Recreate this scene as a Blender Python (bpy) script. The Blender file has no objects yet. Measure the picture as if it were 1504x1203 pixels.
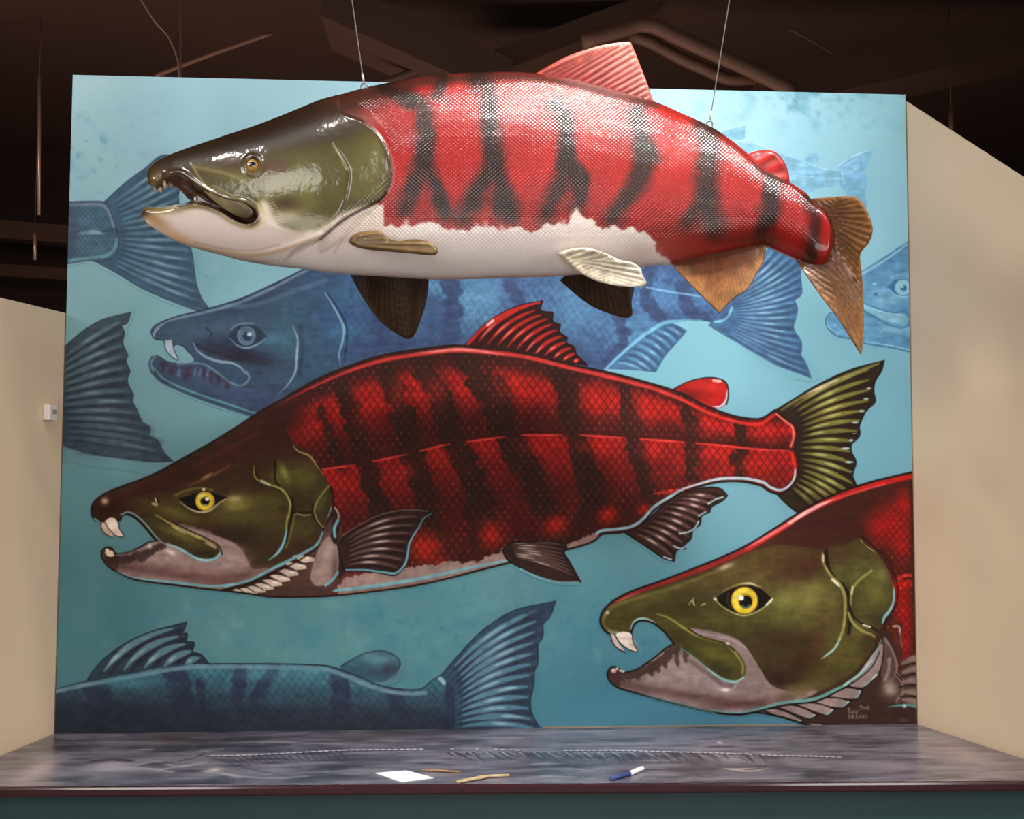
import bpy, bmesh, math, random
import numpy as np
from mathutils import Vector, Matrix
from mathutils.geometry import delaunay_2d_cdt
CAM_F = 1500.0
CAM_Q = (-0.11674, -2.88538, 1.63470, 0.055014, 0.053989, 0.0032704)   # x, y, z, yaw, pitch, roll
def cam_axes():
    y, p, r = CAM_Q[3:]
    cy, sy, cp, sp, cr, sr = math.cos(y), math.sin(y), math.cos(p), math.sin(p), math.cos(r), math.sin(r)
    f = np.array([sy * cp, cy * cp, sp]); r0 = np.array([cy, -sy, 0.0]); u0 = np.cross(r0, f)
    return cr * r0 + sr * u0, -sr * r0 + cr * u0, f
RT, UP, FW = cam_axes(); EYE = np.array(CAM_Q[:3])
def rays(q):
    q = np.atleast_2d(np.asarray(q, float))
    return FW + np.outer((q[:, 0] - 752) / CAM_F, RT) - np.outer((q[:, 1] - 601.5) / CAM_F, UP)
def on_y(q, y):                                   # the point of the vertical plane y that the traced pixel shows
    d = rays(q); return EYE + d * ((np.asarray(y) - EYE[1]) / d[:, 1])[:, None]
def on_z(q, z):
    d = rays(q); return EYE + d * ((z - EYE[2]) / d[:, 2])[:, None]
def to_px(P):
    d = np.atleast_2d(P) - EYE; z = d @ FW
    return np.stack([752 + CAM_F * (d @ RT) / z, 601.5 - CAM_F * (d @ UP) / z], -1)
MW, MH, MZ, MS = 2.4, 1.8275, 0.9, 525.0           # mural width, height, bottom edge, painted cells per metre
class MuralMap:
    def __call__(s, q):
        P = on_y(q, 0.0); return np.stack([(P[:, 0] + MW / 2) * MS, (MZ + MH - P[:, 2]) * MS], -1)
    def inv_grid(s, w, h):
        X, Y = np.meshgrid(np.arange(w), np.arange(h)); P = np.stack([X.ravel() / MS - MW / 2, np.zeros(X.size), MZ + MH - Y.ravel() / MS], -1)
        p = to_px(P); return p[:, 0].reshape(h, w).astype(np.float32), p[:, 1].reshape(h, w).astype(np.float32)
SC = bpy.context.scene; COL = SC.collection
cam_data = bpy.data.cameras.new('camera'); cam = bpy.data.objects.new('camera', cam_data); COL.objects.link(cam)
cam_data.sensor_fit = 'HORIZONTAL'; cam_data.sensor_width = 36.0; cam_data.lens = 36.0 * CAM_F / 1504.0; cam_data.clip_start = 0.05; cam_data.clip_end = 80
cam.matrix_world = Matrix(((RT[0], UP[0], -FW[0], EYE[0]), (RT[1], UP[1], -FW[1], EYE[1]), (RT[2], UP[2], -FW[2], EYE[2]), (0, 0, 0, 1)))
SC.camera = cam
SC.view_settings.view_transform = 'Standard'; SC.view_settings.look = 'None'; SC.view_settings.gamma = 1.0
SC.view_settings.use_curve_mapping = False; SC.view_settings.exposure = 0.0
world = bpy.data.worlds.new('room_air'); SC.world = world; world.use_nodes = True
world.node_tree.nodes['Background'].inputs[0].default_value = (1.0, 0.80, 0.70, 1); world.node_tree.nodes['Background'].inputs[1].default_value = 0.14

def aim(o, loc, target):
    o.location = loc; o.rotation_euler = (Vector(target) - Vector(loc)).to_track_quat('-Z', 'Y').to_euler()
def area(name, loc, target, sx, sy, power, color=(1, 1, 1)):
    d = bpy.data.lights.new(name, 'AREA'); d.shape = 'RECTANGLE'; d.size = sx; d.size_y = sy; d.energy = power; d.color = color
    o = bpy.data.objects.new(name, d); COL.objects.link(o); aim(o, loc, target); return o
def spot(name, loc, target, power, angle, blend=.6, size=.06, color=(1, 1, 1)):
    d = bpy.data.lights.new(name, 'SPOT'); d.energy = power; d.spot_size = math.radians(angle); d.spot_blend = blend; d.shadow_soft_size = size; d.color = color
    o = bpy.data.objects.new(name, d); COL.objects.link(o); aim(o, loc, target); return o
# gallery lights hung above the display, and added fills in front and beyond
key = area('gallery_key', (0.55, -1.42, 4.30), (0.32, -0.50, 2.5), .42, .12, 10.5, (1, .98, .95)); key.data.spread = math.radians(50)
for x, tx, w in ((-2.6, -.9, 78), (-1.5, -.7, 70), (-.5, -.3, 56), (.9, .3, 62), (1.9, .6, 62), (2.8, .8, 62)):
    spot('track_lamp', (x, -2.5, 4.8), (tx, 0, 1.1), w, 80, .9, .12, (1, .97, .93))
for x, y, z, w in ((-2.4, -4.6, 3.4, 80), (0.2, -5.2, 1.6, 70), (2.4, -4.6, 3.4, 80)):
    spot('front_fill_spot', (x, y, z), (x * .1, 0, 1.2), w, 75, .9, .55, (1, .97, .93))  # added soft fill from the front, standing in for hall ambient
area('front_fill', (0.0, -5.7, .8), (0, 0, 1.4), 6.0, 1.2, 75, (1, .96, .92))  # added frontal fill that weakens the sculpture's shadow on the mural
area('left_fill', (-3.6, -2.6, 3.0), (1.25, -.2, 1.4), 1.0, 1.0, 52, (1, .93, .86))  # added fill to brighten the right wing
area('right_fill', (3.6, -2.6, 2.6), (-1.25, -.2, 1.2), 1.0, 1.0, 36, (1, .90, .80))  # fill added from the other side for the left wing
spot('dorsal_spot', (0.75, -1.6, 4.7), (0.42, -0.47, 2.75), 50, 22, .8, .05, (1, .98, .95))
area('rear_ceiling_fill', (0.0, 4.5, 1.2), (0.0, 6.5, 5.5), 5.0, 2.0, 95, (1, .76, .64))  # unseen uplight added to lift the dark ceiling
area('rear_left_fill', (-3.9, 3.2, 3.6), (-3.6, 4.8, 5.5), 1.0, 1.0, 34, (1, .66, .55))  # added warm glow for the upper left of the ceiling
# ---------------------------------------------------------------- painter: numpy brushes that lay pigment on a surface grid
def fbm(h, w, cell, seed, octaves=3):
    rng = np.random.RandomState(seed); out = np.zeros((h, w), np.float32); amp = 1.0; tot = 0
    for o in range(octaves):
        c = max(cell / 2**o, 1.0)
        gh, gw = int(h / c) + 3, int(w / c) + 3
        g = rng.rand(gh, gw).astype(np.float32)
        y = np.arange(h) / c; x = np.arange(w) / c
        yi = y.astype(int); xi = x.astype(int); fy = (y - yi)[:, None]; fx = (x - xi)[None]
        fy = fy * fy * (3 - 2 * fy); fx = fx * fx * (3 - 2 * fx)
        a = g[yi][:, xi]; b = g[yi][:, xi + 1]; d = g[yi + 1][:, xi]; e = g[yi + 1][:, xi + 1]
        out += amp * ((a * (1 - fx) + b * fx) * (1 - fy) + (d * (1 - fx) + e * fx) * fy)
        tot += amp; amp *= .5
    return out / tot

def spline(pts, closed=False, step=4.0):
    """Catmull-Rom through the points; a third element marks a sharp corner."""
    P = [np.array(p[:2], float) for p in pts]; corner = [len(p) > 2 for p in pts]; n = len(P); out = []
    for i in range(n if closed else n - 1):
        p1, p2 = P[i], P[(i + 1) % n]
        p0 = P[(i - 1) % n] if (closed or i > 0) else 2 * p1 - p2
        p3 = P[(i + 2) % n] if (closed or i + 2 < n) else 2 * p2 - p1
        if corner[i]: p0 = 2 * p1 - p2
        if corner[(i + 1) % n]: p3 = 2 * p2 - p1
        L = np.hypot(*(p2 - p1)); k = max(1, int(L / step))
        m1 = (p2 - p0) / 2; m2 = (p3 - p1) / 2
        for m in (m1, m2):
            l = np.hypot(*m)
            if l > L: m *= L / l
        for j in range(k):
            t = j / k
            out.append((2*t**3 - 3*t*t + 1) * p1 + (t**3 - 2*t*t + t) * m1 + (-2*t**3 + 3*t*t) * p2 + (t**3 - t*t) * m2)
    if not closed: out.append(P[-1])
    return np.array(out)

def rgb(c): return np.array(c, np.float32)

class Canvas:
    def __init__(s, w, h, T):
        s.w, s.h, s.T = w, h, T
        s.C = np.zeros((h, w, 3), np.float32); s.clip = None; s.owner = np.zeros((h, w), np.int16)
        s.YY, s.XX = np.mgrid[0:h, 0:w].astype(np.float32)
    def pts(s, pts, closed=False, step=4.0):
        q = spline(pts, closed, step); return s.T(q)
    def box(s, q, m):
        x0 = max(0, int(q[:, 0].min() - m)); x1 = min(s.w, int(q[:, 0].max() + m) + 2)
        y0 = max(0, int(q[:, 1].min() - m)); y1 = min(s.h, int(q[:, 1].max() + m) + 2)
        return x0, x1, y0, y1
    def seg(s, q, b, m, closed, widths=None):
        """distance to the polyline (less the local half width) inside box b, limited to m"""
        x0, x1, y0, y1 = b; D = np.full((y1 - y0, x1 - x0), m, np.float32); A = np.zeros_like(D)
        n = len(q)
        for i in range(n if closed else n - 1):
            a = q[i]; c = q[(i + 1) % n]; d = c - a; L2 = d @ d
            wl = 0 if widths is None else max(widths[i], widths[(i + 1) % n])
            M = m + wl
            ax0 = max(x0, int(min(a[0], c[0]) - M)); ax1 = min(x1, int(max(a[0], c[0]) + M) + 2)
            ay0 = max(y0, int(min(a[1], c[1]) - M)); ay1 = min(y1, int(max(a[1], c[1]) + M) + 2)
            if ax1 <= ax0 or ay1 <= ay0: continue
            X = np.arange(ax0, ax1, dtype=np.float32)[None] - a[0]; Y = np.arange(ay0, ay1, dtype=np.float32)[:, None] - a[1]
            t = np.clip((X * d[0] + Y * d[1]) / max(L2, 1e-9), 0, 1)
            dist = np.sqrt((X - t * d[0])**2 + (Y - t * d[1])**2)
            if widths is not None: dist = dist - (widths[i] + t * (widths[(i + 1) % n] - widths[i]))
            v = D[ay0 - y0:ay1 - y0, ax0 - x0:ax1 - x0]; k = dist < v; v[k] = dist[k]
            A[ay0 - y0:ay1 - y0, ax0 - x0:ax1 - x0][k] = ((i + t) / max(n - 1, 1))[k]
        return D, A
    def sdf(s, pts, m=24.0, raw=False):
        q = pts if raw else s.pts(pts, True)
        b = s.box(q, m); x0, x1, y0, y1 = b
        if x1 <= x0 or y1 <= y0: return None
        D, _ = s.seg(q, b, m, True)
        tog = np.zeros((y1 - y0, x1 - x0 + 1), np.int32); n = len(q)
        for i in range(n):
            a = q[i]; c = q[(i + 1) % n]
            if a[1] == c[1]: continue
            if a[1] > c[1]: a, c = c, a
            ya = int(np.ceil(a[1])); yb = int(np.ceil(c[1]))
            ya = max(ya, y0); yb = min(yb, y1)
            if yb <= ya: continue
            yy = np.arange(ya, yb); xx = a[0] + (yy - a[1]) * (c[0] - a[0]) / (c[1] - a[1])
            xi = np.clip(np.ceil(xx).astype(int), x0, x1) - x0
            np.add.at(tog, (yy - y0, xi), 1)
        ins = (np.cumsum(tog, 1)[:, :-1] % 2) == 1
        return b, np.where(ins, D, -D)
    def put(s, b, A, col):
        x0, x1, y0, y1 = b
        if s.clip is not None: A = A * s.clip[y0:y1, x0:x1]
        v = s.C[y0:y1, x0:x1]; A = A[..., None]
        v += A * (rgb(col) - v)
    def fill(s, pts, col, a=1.0, feather=1.0, noise=0, cell=6, seed=1, owner=None, keep=False, raw=False):
        r = s.sdf(pts, max(24.0, feather * 2), raw)
        if r is None: return None
        b, sd = r; e = sd
        if noise: e = sd + (fbm(sd.shape[0], sd.shape[1], cell, seed) - .5) * 2 * noise
        A = np.clip(.5 + e / feather, 0, 1); A = A * A * (3 - 2 * A) if feather > 3 else A
        if col is not None: s.put(b, A * a, col)
        x0, x1, y0, y1 = b
        if owner is not None:
            k = sd > -4.2; o = s.owner[y0:y1, x0:x1]; o[k] = owner
        if keep:
            M = np.zeros((s.h, s.w), np.float32); M[y0:y1, x0:x1] = np.clip(.5 + sd, 0, 1); return M
        return b, sd
    def stroke(s, pts, w, col, a=1.0, feather=1.0, ends=(1, 1), noise=0, cell=5, seed=1, mid=1.0, closed=False, alphas=None):
        q = s.pts(pts, closed, 3.0); n = len(q); t = np.linspace(0, 1, n)
        env = np.where(t < .5, ends[0] + (mid - ends[0]) * np.sin(t * np.pi), ends[1] + (mid - ends[1]) * np.sin(t * np.pi))
        b = s.box(q, w + feather + noise + 2)
        if b[1] <= b[0] or b[3] <= b[2]: return
        D, AA = s.seg(q, b, feather + noise + 1, closed, np.maximum(env * w / 2, 0))
        if noise: D = D + (fbm(D.shape[0], D.shape[1], cell, seed) - .5) * 2 * noise
        A = np.clip(.5 - D / feather, 0, 1) * a
        if alphas is not None: A = A * (alphas[0] + (alphas[1] - alphas[0]) * AA)
        s.put(b, A, col)
    def air(s, x, y, rx, ry, col, a=1.0, ang=0.0, p=2.0):
        c = s.T(np.array([[x, y]], float))[0]; R = max(rx, ry) * 2.2
        b = s.box(c[None], R); x0, x1, y0, y1 = b
        if x1 <= x0 or y1 <= y0: return
        X = s.XX[y0:y1, x0:x1] - c[0]; Y = s.YY[y0:y1, x0:x1] - c[1]
        ca, sa = np.cos(np.radians(ang)), np.sin(np.radians(ang))
        r = np.sqrt(((X * ca + Y * sa) / rx)**2 + ((-X * sa + Y * ca) / ry)**2)
        s.put(b, np.exp(-r**p) * a, col)
    def dots(s, pts, r, col, a=1.0, f=1.0):
        for p in pts: s.stroke([p, (p[0] + .6, p[1])], r * 2, col, a, f)
    def field(s, M, fn):
        """repaint under mask M with fn(X, Y) in photo-like coordinates of the surface"""
        s.C += M[..., None] * (fn - s.C)
    def scales(s, M, p=11.0, ang=0.0, slope=1.25, dark=(30, 10, 8), a=.55, hi=None, ha=.5, w=.16, fy=None, alt=None, th=None):
        X, Y = s.XX, s.YY
        if fy is not None: Y = Y - fy
        c, sn = np.cos(np.radians(ang)), np.sin(np.radians(ang)); U = X * c + Y * sn; V = -X * sn + Y * c
        q1 = (U * slope + V) / p; q2 = (U * slope - V) / p
        d1 = np.abs(q1 - np.round(q1)); d2 = np.abs(q2 - np.round(q2))
        L = np.clip(1 - np.minimum(d1, d2) / w, 0, 1)
        s.C += (M * L * a)[..., None] * (rgb(dark) - s.C)
        if hi is not None:
            g1 = (q1 - .5) % 1 - .5; g2 = (q2 - .5) % 1 - .5
            g1 = np.abs((q1 % 1) - .42); g2 = np.abs((q2 % 1) - .42)
            H = np.clip(1 - (g1**2 + g2**2) / .05, 0, 1)
            rn = fbm(s.h, s.w, 9, 77, 1)
            s.C += (M * H * ha * np.clip(rn * 1.6 - .3, 0, 1))[..., None] * (rgb(hi) - s.C)
    def fin(s, outline, root, tips, n, base, light, dark, hi=None, lw=5, owner=None, edge=None, ew=2.0, bow=0.0, la=.8, hp=.62, wob=0.0, seed=3, da=.8):
        rng = random.Random(seed); M = s.fill(outline, base, owner=owner, keep=True)
        if M is None: return
        old = s.clip; s.clip = M if old is None else M * old
        rp = spline(root, False, 2.0); tp = spline(tips, False, 2.0)
        def at(P, t):
            f = t * (len(P) - 1); i = min(int(f), len(P) - 2); return P[i] + (P[i + 1] - P[i]) * (f - i)
        for k in range(n):
            t = (k + .5) / n; a = at(rp, t); b = at(tp, t); d = b - a; nn = np.array([-d[1], d[0]])
            def ray(tt, off, u0=0, u1=1.0):
                a = at(rp, tt); b = at(tp, tt); d = b - a; nn = np.array([-d[1], d[0]])
                return [tuple(a + d * u + nn * (bow * 4 * u * (1 - u) + off + wob * math.sin(u * 5 + k) * .02)) for u in np.linspace(u0, u1, 6)]
            s.stroke(ray(t + .32 / n, 0), lw * .75, dark, da, 1.8, ends=(.25, 1), mid=1)
            s.stroke(ray(t - .12 / n, 0, .12, .93), lw * .9, light, la, 2.2, ends=(.2, .3), mid=1.0)
            if hi is not None:
                h = hp + rng.uniform(-.13, .13)
                s.stroke(ray(t - .14 / n, 0, h - .17, h + .1), lw * .42, hi, .75, 1.8, ends=(0, .3), mid=1)
        s.clip = old
        if edge is not None: s.stroke(outline, ew, edge, .9, 1.2, closed=True)
# ---------------------------------------------------------------- the painted mural
def idw(h, w, T, ctrl, power=3.0):
    P = T(np.array([c[:2] for c in ctrl], float)); V = np.array([c[2] for c in ctrl], np.float32)
    ys = np.arange(0, h + 8, 8); xs = np.arange(0, w + 8, 8)
    X, Y = np.meshgrid(xs, ys); num = np.zeros(X.shape + (3,)); den = np.zeros(X.shape)
    for p, v in zip(P, V):
        k = 1 / (((X - p[0])**2 + (Y - p[1])**2) + 14000)**(power / 2); num += k[..., None] * v; den += k
    G = (num / den[..., None]).astype(np.float32)
    yy = np.arange(h) / 8; xx = np.arange(w) / 8; yi = yy.astype(int); xi = xx.astype(int); fy = (yy - yi)[:, None, None]; fx = (xx - xi)[None, :, None]
    return (G[yi][:, xi] * (1 - fx) + G[yi][:, xi + 1] * fx) * (1 - fy) + (G[yi + 1][:, xi] * (1 - fx) + G[yi + 1][:, xi + 1] * fx) * fy

def paint_mural(cv):
    S, F, A, W = cv.stroke, cv.fill, cv.air, cv.w
    H_, T = cv.h, cv.T
    cv.C[:] = idw(H_, W, T, [
        (500,130,(166,206,220)),(850,140,(172,212,228)),(500,250,(140,190,206)),(800,250,(140,192,210)),(120,130,(170,198,208)),(400,130,(166,202,214)),(700,140,(172,210,224)),(1000,150,(176,214,230)),(1110,150,(182,220,234)),(1300,160,(138,188,204)),
        (150,230,(146,182,190)),(300,210,(150,192,206)),(1300,300,(142,196,214)),(1200,190,(146,200,218)),(110,450,(124,160,166)),(290,440,(118,162,170)),
        (200,560,(114,152,160)),(1210,540,(132,186,200)),(1080,540,(132,188,204)),(1320,600,(118,172,192)),(1250,660,(112,166,184)),(1000,540,(130,186,202)),
        (220,640,(108,148,156)),(110,760,(94,134,142)),(900,540,(118,170,184)),(1100,780,(114,164,178)),(950,820,(106,156,166)),(880,870,(94,146,154)),
        (100,870,(78,124,130)),(250,900,(86,134,140)),(400,900,(96,144,148)),(650,900,(96,148,150)),(840,900,(88,140,152)),(880,1000,(68,124,146)),
        (850,1060,(62,118,142)),(1000,1060,(66,120,148)),(450,950,(90,140,144)),(110,960,(72,116,124)),(600,1000,(84,138,146)),(750,800,(110,160,165))])
    n1 = fbm(H_, W, 26, 5, 4); n2 = fbm(H_, W, 11, 8, 3)
    m = np.zeros((H_, W, 3), np.float32); 
    spots = cv.C.copy()
    keepC = cv.C.copy(); cv.C = np.zeros_like(cv.C)
    for x, y, rx, ry, v in ((650,930,210,90,1.0),(330,930,180,60,.8),(900,960,130,80,.9),(140,220,80,70,.8),(1180,150,180,40,.8),(130,900,60,80,.6),(300,400,40,30,.5)):
        A(x, y, rx, ry, (1, 1, 1), v)
    m = cv.C[..., :1].copy(); cv.C = keepC
    cv.C += m * np.clip(n1 - .55, 0, 1)[..., None] * 1.8 * (rgb((60, 130, 155)) - cv.C)
    cv.C += m * np.clip(n2 - .62, 0, 1)[..., None] * 2.0 * (rgb((60, 118, 145)) - cv.C)
    cv.C += m * np.clip(.40 - n1, 0, 1)[..., None] * 1.3 * (rgb((140, 190, 190)) - cv.C)
    cv.C += ((fbm(H_, W, 90, 4, 2) - .5) * 16)[..., None]

    cv.bg = cv.C.copy()
    # --- distant pale salmon, upper right
    bl = (118, 172, 214)
    M = F([(1040,200),(1075,207),(1120,215),(1160,230),(1200,246),(1228,250),(1240,262),(1232,272),(1200,278),(1170,292),(1120,300),(1040,310)], bl, .40, owner=1, keep=True)
    F([(1052,196),(1070,190),(1095,183,1),(1094,203,1),(1075,207)], bl, .55, owner=1)
    S([(1055,195),(1075,188),(1094,183)], 1.6, (185,214,236), .8)
    F([(1180,236),(1188,227),(1200,226),(1203,234),(1196,240)], bl, .55, owner=1)
    F([(1228,249,1),(1250,232),(1283,218,1),(1277,236),(1271,252),(1274,268),(1270,285),(1274,300),(1268,318),(1272,340,1),(1255,310),(1240,282),(1232,268)], bl, .55, owner=1)
    S([(1076,207),(1100,209),(1122,215),(1145,226),(1164,230)], 2.4, (190,210,240), .9, ends=(.2,.2))
    S([(1195,244),(1215,249),(1232,249)], 1.8, (176,214,236), .8); S([(1228,246),(1250,231),(1280,219)], 2.2, (180,216,236), .8, ends=(.3,.2))
    S([(1236,247),(1250,238),(1262,232)], 2, (170,208,234), .8, ends=(.2,.2)); S([(1236,250),(1238,262),(1240,270)], 2, (176,212,236), .8)
    S([(1215,262),(1235,262)], 2.4, (170,208,234), .8); S([(1165,258),(1195,260)], 2, (160,204,232), .6)
    S([(1240,255),(1262,246)], 2, (160,200,230), .6)
    # --- pale head at the right edge
    bl = (104, 156, 190)
    M = F([(1345,348,1),(1334,355),(1300,378),(1263,402),(1240,418),(1222,436),(1222,448),(1240,456),(1250,464),(1236,462),(1222,458),(1213,468),(1215,480),(1228,492),(1250,497),(1272,504),(1310,510),(1345,519,1)], bl, owner=2, keep=True)
    cv.clip = M
    A(1320,372,40,26,(88,138,180),.7); A(1285,402,30,20,(94,146,186),.6,-30); A(1300,440,30,8,(140,190,214),.6); A(1290,426,14,7,(126,176,206),.6)
    A(1312,500,60,14,(92,142,182),.8); A(1312,484,40,7,(140,192,216),.6); A(1280,470,14,30,(96,150,184),.6); A(1325,455,18,7,(88,138,176),.6)
    S([(1264,404),(1300,382),(1338,355)], 3.2, (150,198,222), .9, 2, ends=(1.3,.5))
    S([(1266,445),(1285,452),(1310,460),(1330,458),(1338,472),(1328,481),(1308,478),(1288,468),(1268,456)], 3, (70,122,160), .8, 2)
    F([(1266,447),(1285,454),(1310,461),(1324,461),(1334,470),(1328,476),(1308,473),(1288,465),(1268,453)], (136,188,212), 1, 2)
    S([(1268,447),(1290,456),(1312,461),(1326,462),(1334,470)], 1.6, (176,216,230), .8, ends=(.5,.4))
    S([(1216,466),(1215,478),(1224,486),(1236,491)], 2.2, (150,200,222), .7, ends=(.4,.2))
    F([(1303,423,1),(1312,412),(1325,411),(1345,414),(1345,433),(1325,435),(1313,432)], (66,116,156), .9, 2)
    F([(1314,422),(1319,413),(1328,411),(1337,416),(1338,428),(1328,434),(1318,431)], (138,192,214)); cv.dots([(1327,423)], 4.6, (70,122,158)); cv.dots([(1325,421)], 1.8, (186,222,234))
    S([(1305,424),(1315,433),(1328,436),(1338,434)], 1.6, (168,210,228), .7); S([(1308,408),(1320,404),(1330,402)], 2, (160,204,224), .6, 2)
    cv.dots([(1284,417)], 2, (166,208,226), .8); cv.dots([(1286,432)], 2.4, (60,110,150), .8)
    cv.clip = None
    S([(1345,519),(1310,511),(1272,505),(1250,498),(1228,493),(1215,481),(1213,468),(1220,459)], 1.8, (62,112,152), .9)
    S([(1345,516),(1310,508),(1272,502)], 1.6, (160,208,226), .7)
    S([(1338,352),(1300,377),(1263,401)], 1.4, (72,122,160), .8)

    # --- tail at the upper left
    dk = (66, 98, 124)
    out = [(152,298,1),(185,268),(215,246),(240,228),(272,236,1),(268,262),(262,290),(270,330),(281,368),(284,385),(288,415),(296,438),(308,455,1),(290,456),(262,446),(210,424),(170,400),(140,384,1)]
    cv.fin(out, [(158,300),(168,330),(170,352),(166,370),(152,384)], [(250,226),(272,250),(275,300),(280,345),(286,385),(290,420),(303,454)], 15, dk, (94,130,150), (60,86,110), (136,158,176), 7, owner=3, edge=(62,84,108), ew=2, bow=.02)
    M = F([(90,297,1),(154,297),(163,312),(170,335),(173,350),(172,368),(164,379),(150,384),(128,382),(90,388,1)], (70,100,120), owner=3, keep=True); cv.clip = M
    A(135,322,32,18,(84,124,146),.8); A(135,362,34,12,(86,126,142),.8); A(100,340,14,40,(74,80,106),.8)
    cv.scales(M, 9, 0, 1.3, (48,66,88), .55)
    S([(90,301),(150,301),(160,312),(168,334)], 4.5, (130,146,170), .7, 3); S([(104,383),(135,378),(155,376),(168,366),(172,352)], 5, (100,158,168), .85, 3)
    S([(116,343),(135,341),(155,343)], 6, (136,164,178), .8, 3, ends=(.2,.2)); S([(150,341),(170,336)], 3, (60,78,100), .7, 2); S([(104,340),(118,341)], 2, (60,78,100), .6, 2)
    cv.clip = None; S([(90,297),(154,297),(163,312),(171,335),(174,350),(173,368),(164,380),(150,385),(128,383),(90,389)], 2, (64,74,98), .85)
    # --- tail at the left edge
    out = [(84,520,1),(97,508),(120,488),(150,470),(192,459,1),(187,474),(178,478,1),(183,490),(180,503),(188,522,1),(185,530),(191,545,1),(187,560),(196,580,1),(195,590),(201,602),(208,620,1),(220,628),(218,640,1),(232,648),(240,664),(253,677,1),(225,678),(180,673),(140,668),(110,660),(84,650,1)]
    cv.fin(out, [(84,530),(84,560),(84,590),(86,620),(86,648)], [(182,463),(184,500),(188,540),(196,590),(212,628),(246,674)], 13, (62,84,98), (92,122,132), (50,64,80), (124,150,158), 9, owner=4, edge=(50,70,86), ew=2, bow=-.03, la=.75)
    A(110,640,50,22,(60,74,92),.5,20); A(190,640,50,26,(66,80,100),.5,30)

    # --- the big blue salmon in the middle distance
    cv.fin([(1040,478,1),(1070,440),(1090,410),(1110,385),(1135,360),(1168,362),(1176,395),(1177,412),(1178,432),(1168,441,1),(1172,455),(1170,466,1),(1166,482),(1177,500),(1178,514,1),(1176,520),(1185,535),(1192,556,1),(1165,546),(1135,534),(1080,502),(1046,482)],
           [(1072,430),(1078,448),(1072,466),(1056,482)], [(1140,355),(1172,385),(1174,430),(1168,460),(1174,495),(1180,525),(1190,554)], 18, (70,118,164), (102,158,194), (58,90,138), (146,194,216), 6, owner=5, bow=.03, la=.7)
    A(1130,510,50,16,(70,98,150),.55,30)
    cv.fin([(893,541,1),(920,510),(950,488),(985,476),(1008,486,1),(994,503),(980,518),(970,533),(963,546,1),(930,543)], [(900,536),(930,508),(955,488),(985,478)], [(940,545),(964,543),(975,522),(1006,487)], 8, (70,118,164), (98,156,194), (58,92,140), (140,192,216), 6, owner=5, edge=(60,100,150), ew=1.6, bow=-.08)
    out = [(222,488),(227,479),(240,472),(262,464),(300,455),(350,440),(400,418),(445,396),(500,368),(570,345),(650,330),(800,328),(900,346),(980,378),(1040,402),(1072,412),(1080,435),(1074,460),(1058,474),(1030,471),(990,474),(960,486),(925,512),(891,543),(840,590),(740,630),(600,655),(470,645),(375,612),(330,598),(280,580),(240,562),(224,548),(220,534),(224,524),(232,522),(245,530),(270,534),(285,530),(278,518),(268,508),(258,506),(250,510),(240,500),(228,498)]
    M = F(out, (56,92,138), owner=5, keep=True); cv.clip = M
    X, Y = T.inv_grid(W, H_)
    # body tint: bluer and brighter to the right
    g = np.clip((X - 420) / 250, 0, 1)[..., None]; cv.field(M, rgb((56,80,104)) * (1 - g) + rgb((66,98,146)) * g)
    for x, y, rx, ry, c, a in ((520,450,40,50,(66,112,156),.7),(500,485,26,40,(66,118,160),.8),(700,440,40,45,(90,148,188),.95),(640,420,22,14,(90,148,188),.9),(600,470,36,18,(80,134,176),.7),(850,460,60,40,(84,140,186),.7),(880,430,50,30,(82,136,184),.8),(955,430,30,40,(80,134,186),.8),(1000,440,30,26,(80,136,188),.8),(930,490,40,30,(84,144,190),.8),(770,470,30,50,(82,138,184),.5),(820,400,120,30,(78,124,170),.5),(560,400,60,30,(70,120,180),.5),(1050,440,24,18,(74,134,196),.8)):
        A(x, y, rx, ry, c, a, 0, 3)
    for p, w in (([(650,380),(662,420),(664,470),(660,520)], 26), ([(745,380),(752,420),(775,470),(790,520)], 22), ([(900,400),(905,450),(915,500),(890,530)], 20), ([(955,400),(950,440),(975,470)], 18), ([(1005,420),(1010,450),(1030,470)], 24), ([(560,420),(552,450),(560,500)], 16),([(590,390),(600,440)],14)):
        S(p, w, (60,76,120), .85, 5, noise=9, cell=9, seed=int(w))
    S([(500,520),(600,510),(700,525),(800,500),(880,545)], 26, (58,72,120), .6, 14)
    S([(470,465),(560,466),(640,475)], 20, (58,78,130), .5, 14)
    Mb = M * np.clip((X - 470) / 40, 0, 1) * np.clip(fbm(H_, W, 50, 91, 2) * 2 - .4, .25, 1); cv.scales(Mb, 16, 6, 1.35, (44,68,116), .5, w=.13)
    S([(950,422),(980,428),(1020,434),(1060,440)], 3, (120,180,222), .8, 2)
    # lighter belly rim on the right
    S([(889,543),(920,514),(955,487),(975,475),(1000,472),(1030,471)], 7, (112,190,222), .9, 3, ends=(.5,.4)); S([(1050,474),(1068,468),(1075,452)], 5, (116,192,224), .9, 2)
    S([(900,546),(930,518),(960,492)], 2.5, (60,100,150), .7, 2)
    # head shading
    A(400,430,90,26,(56,72,104),.8,-25); A(330,480,80,16,(74,104,130),.7,-20); A(270,485,40,14,(78,108,134),.7,-10); A(440,470,40,60,(60,98,128),.7); A(370,520,70,18,(46,54,80),.85,15)
    A(420,510,24,50,(64,108,134),.6); A(395,500,30,14,(74,122,146),.6); A(330,572,90,16,(66,88,128),.8,22); A(420,590,70,20,(62,70,112),.7,5); A(355,520,50,7,(46,40,60),.7,15)
    A(470,430,30,50,(58,90,130),.6); A(300,550,60,10,(70,96,134),.6,20); A(455,560,40,22,(60,92,122),.6); A(480,540,30,30,(58,94,130),.6)
    S([(228,484),(245,472),(262,467),(300,459),(350,445),(400,423),(445,400),(480,384)], 4.5, (126,152,180), .75, 3, ends=(.8,.5))
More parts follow.
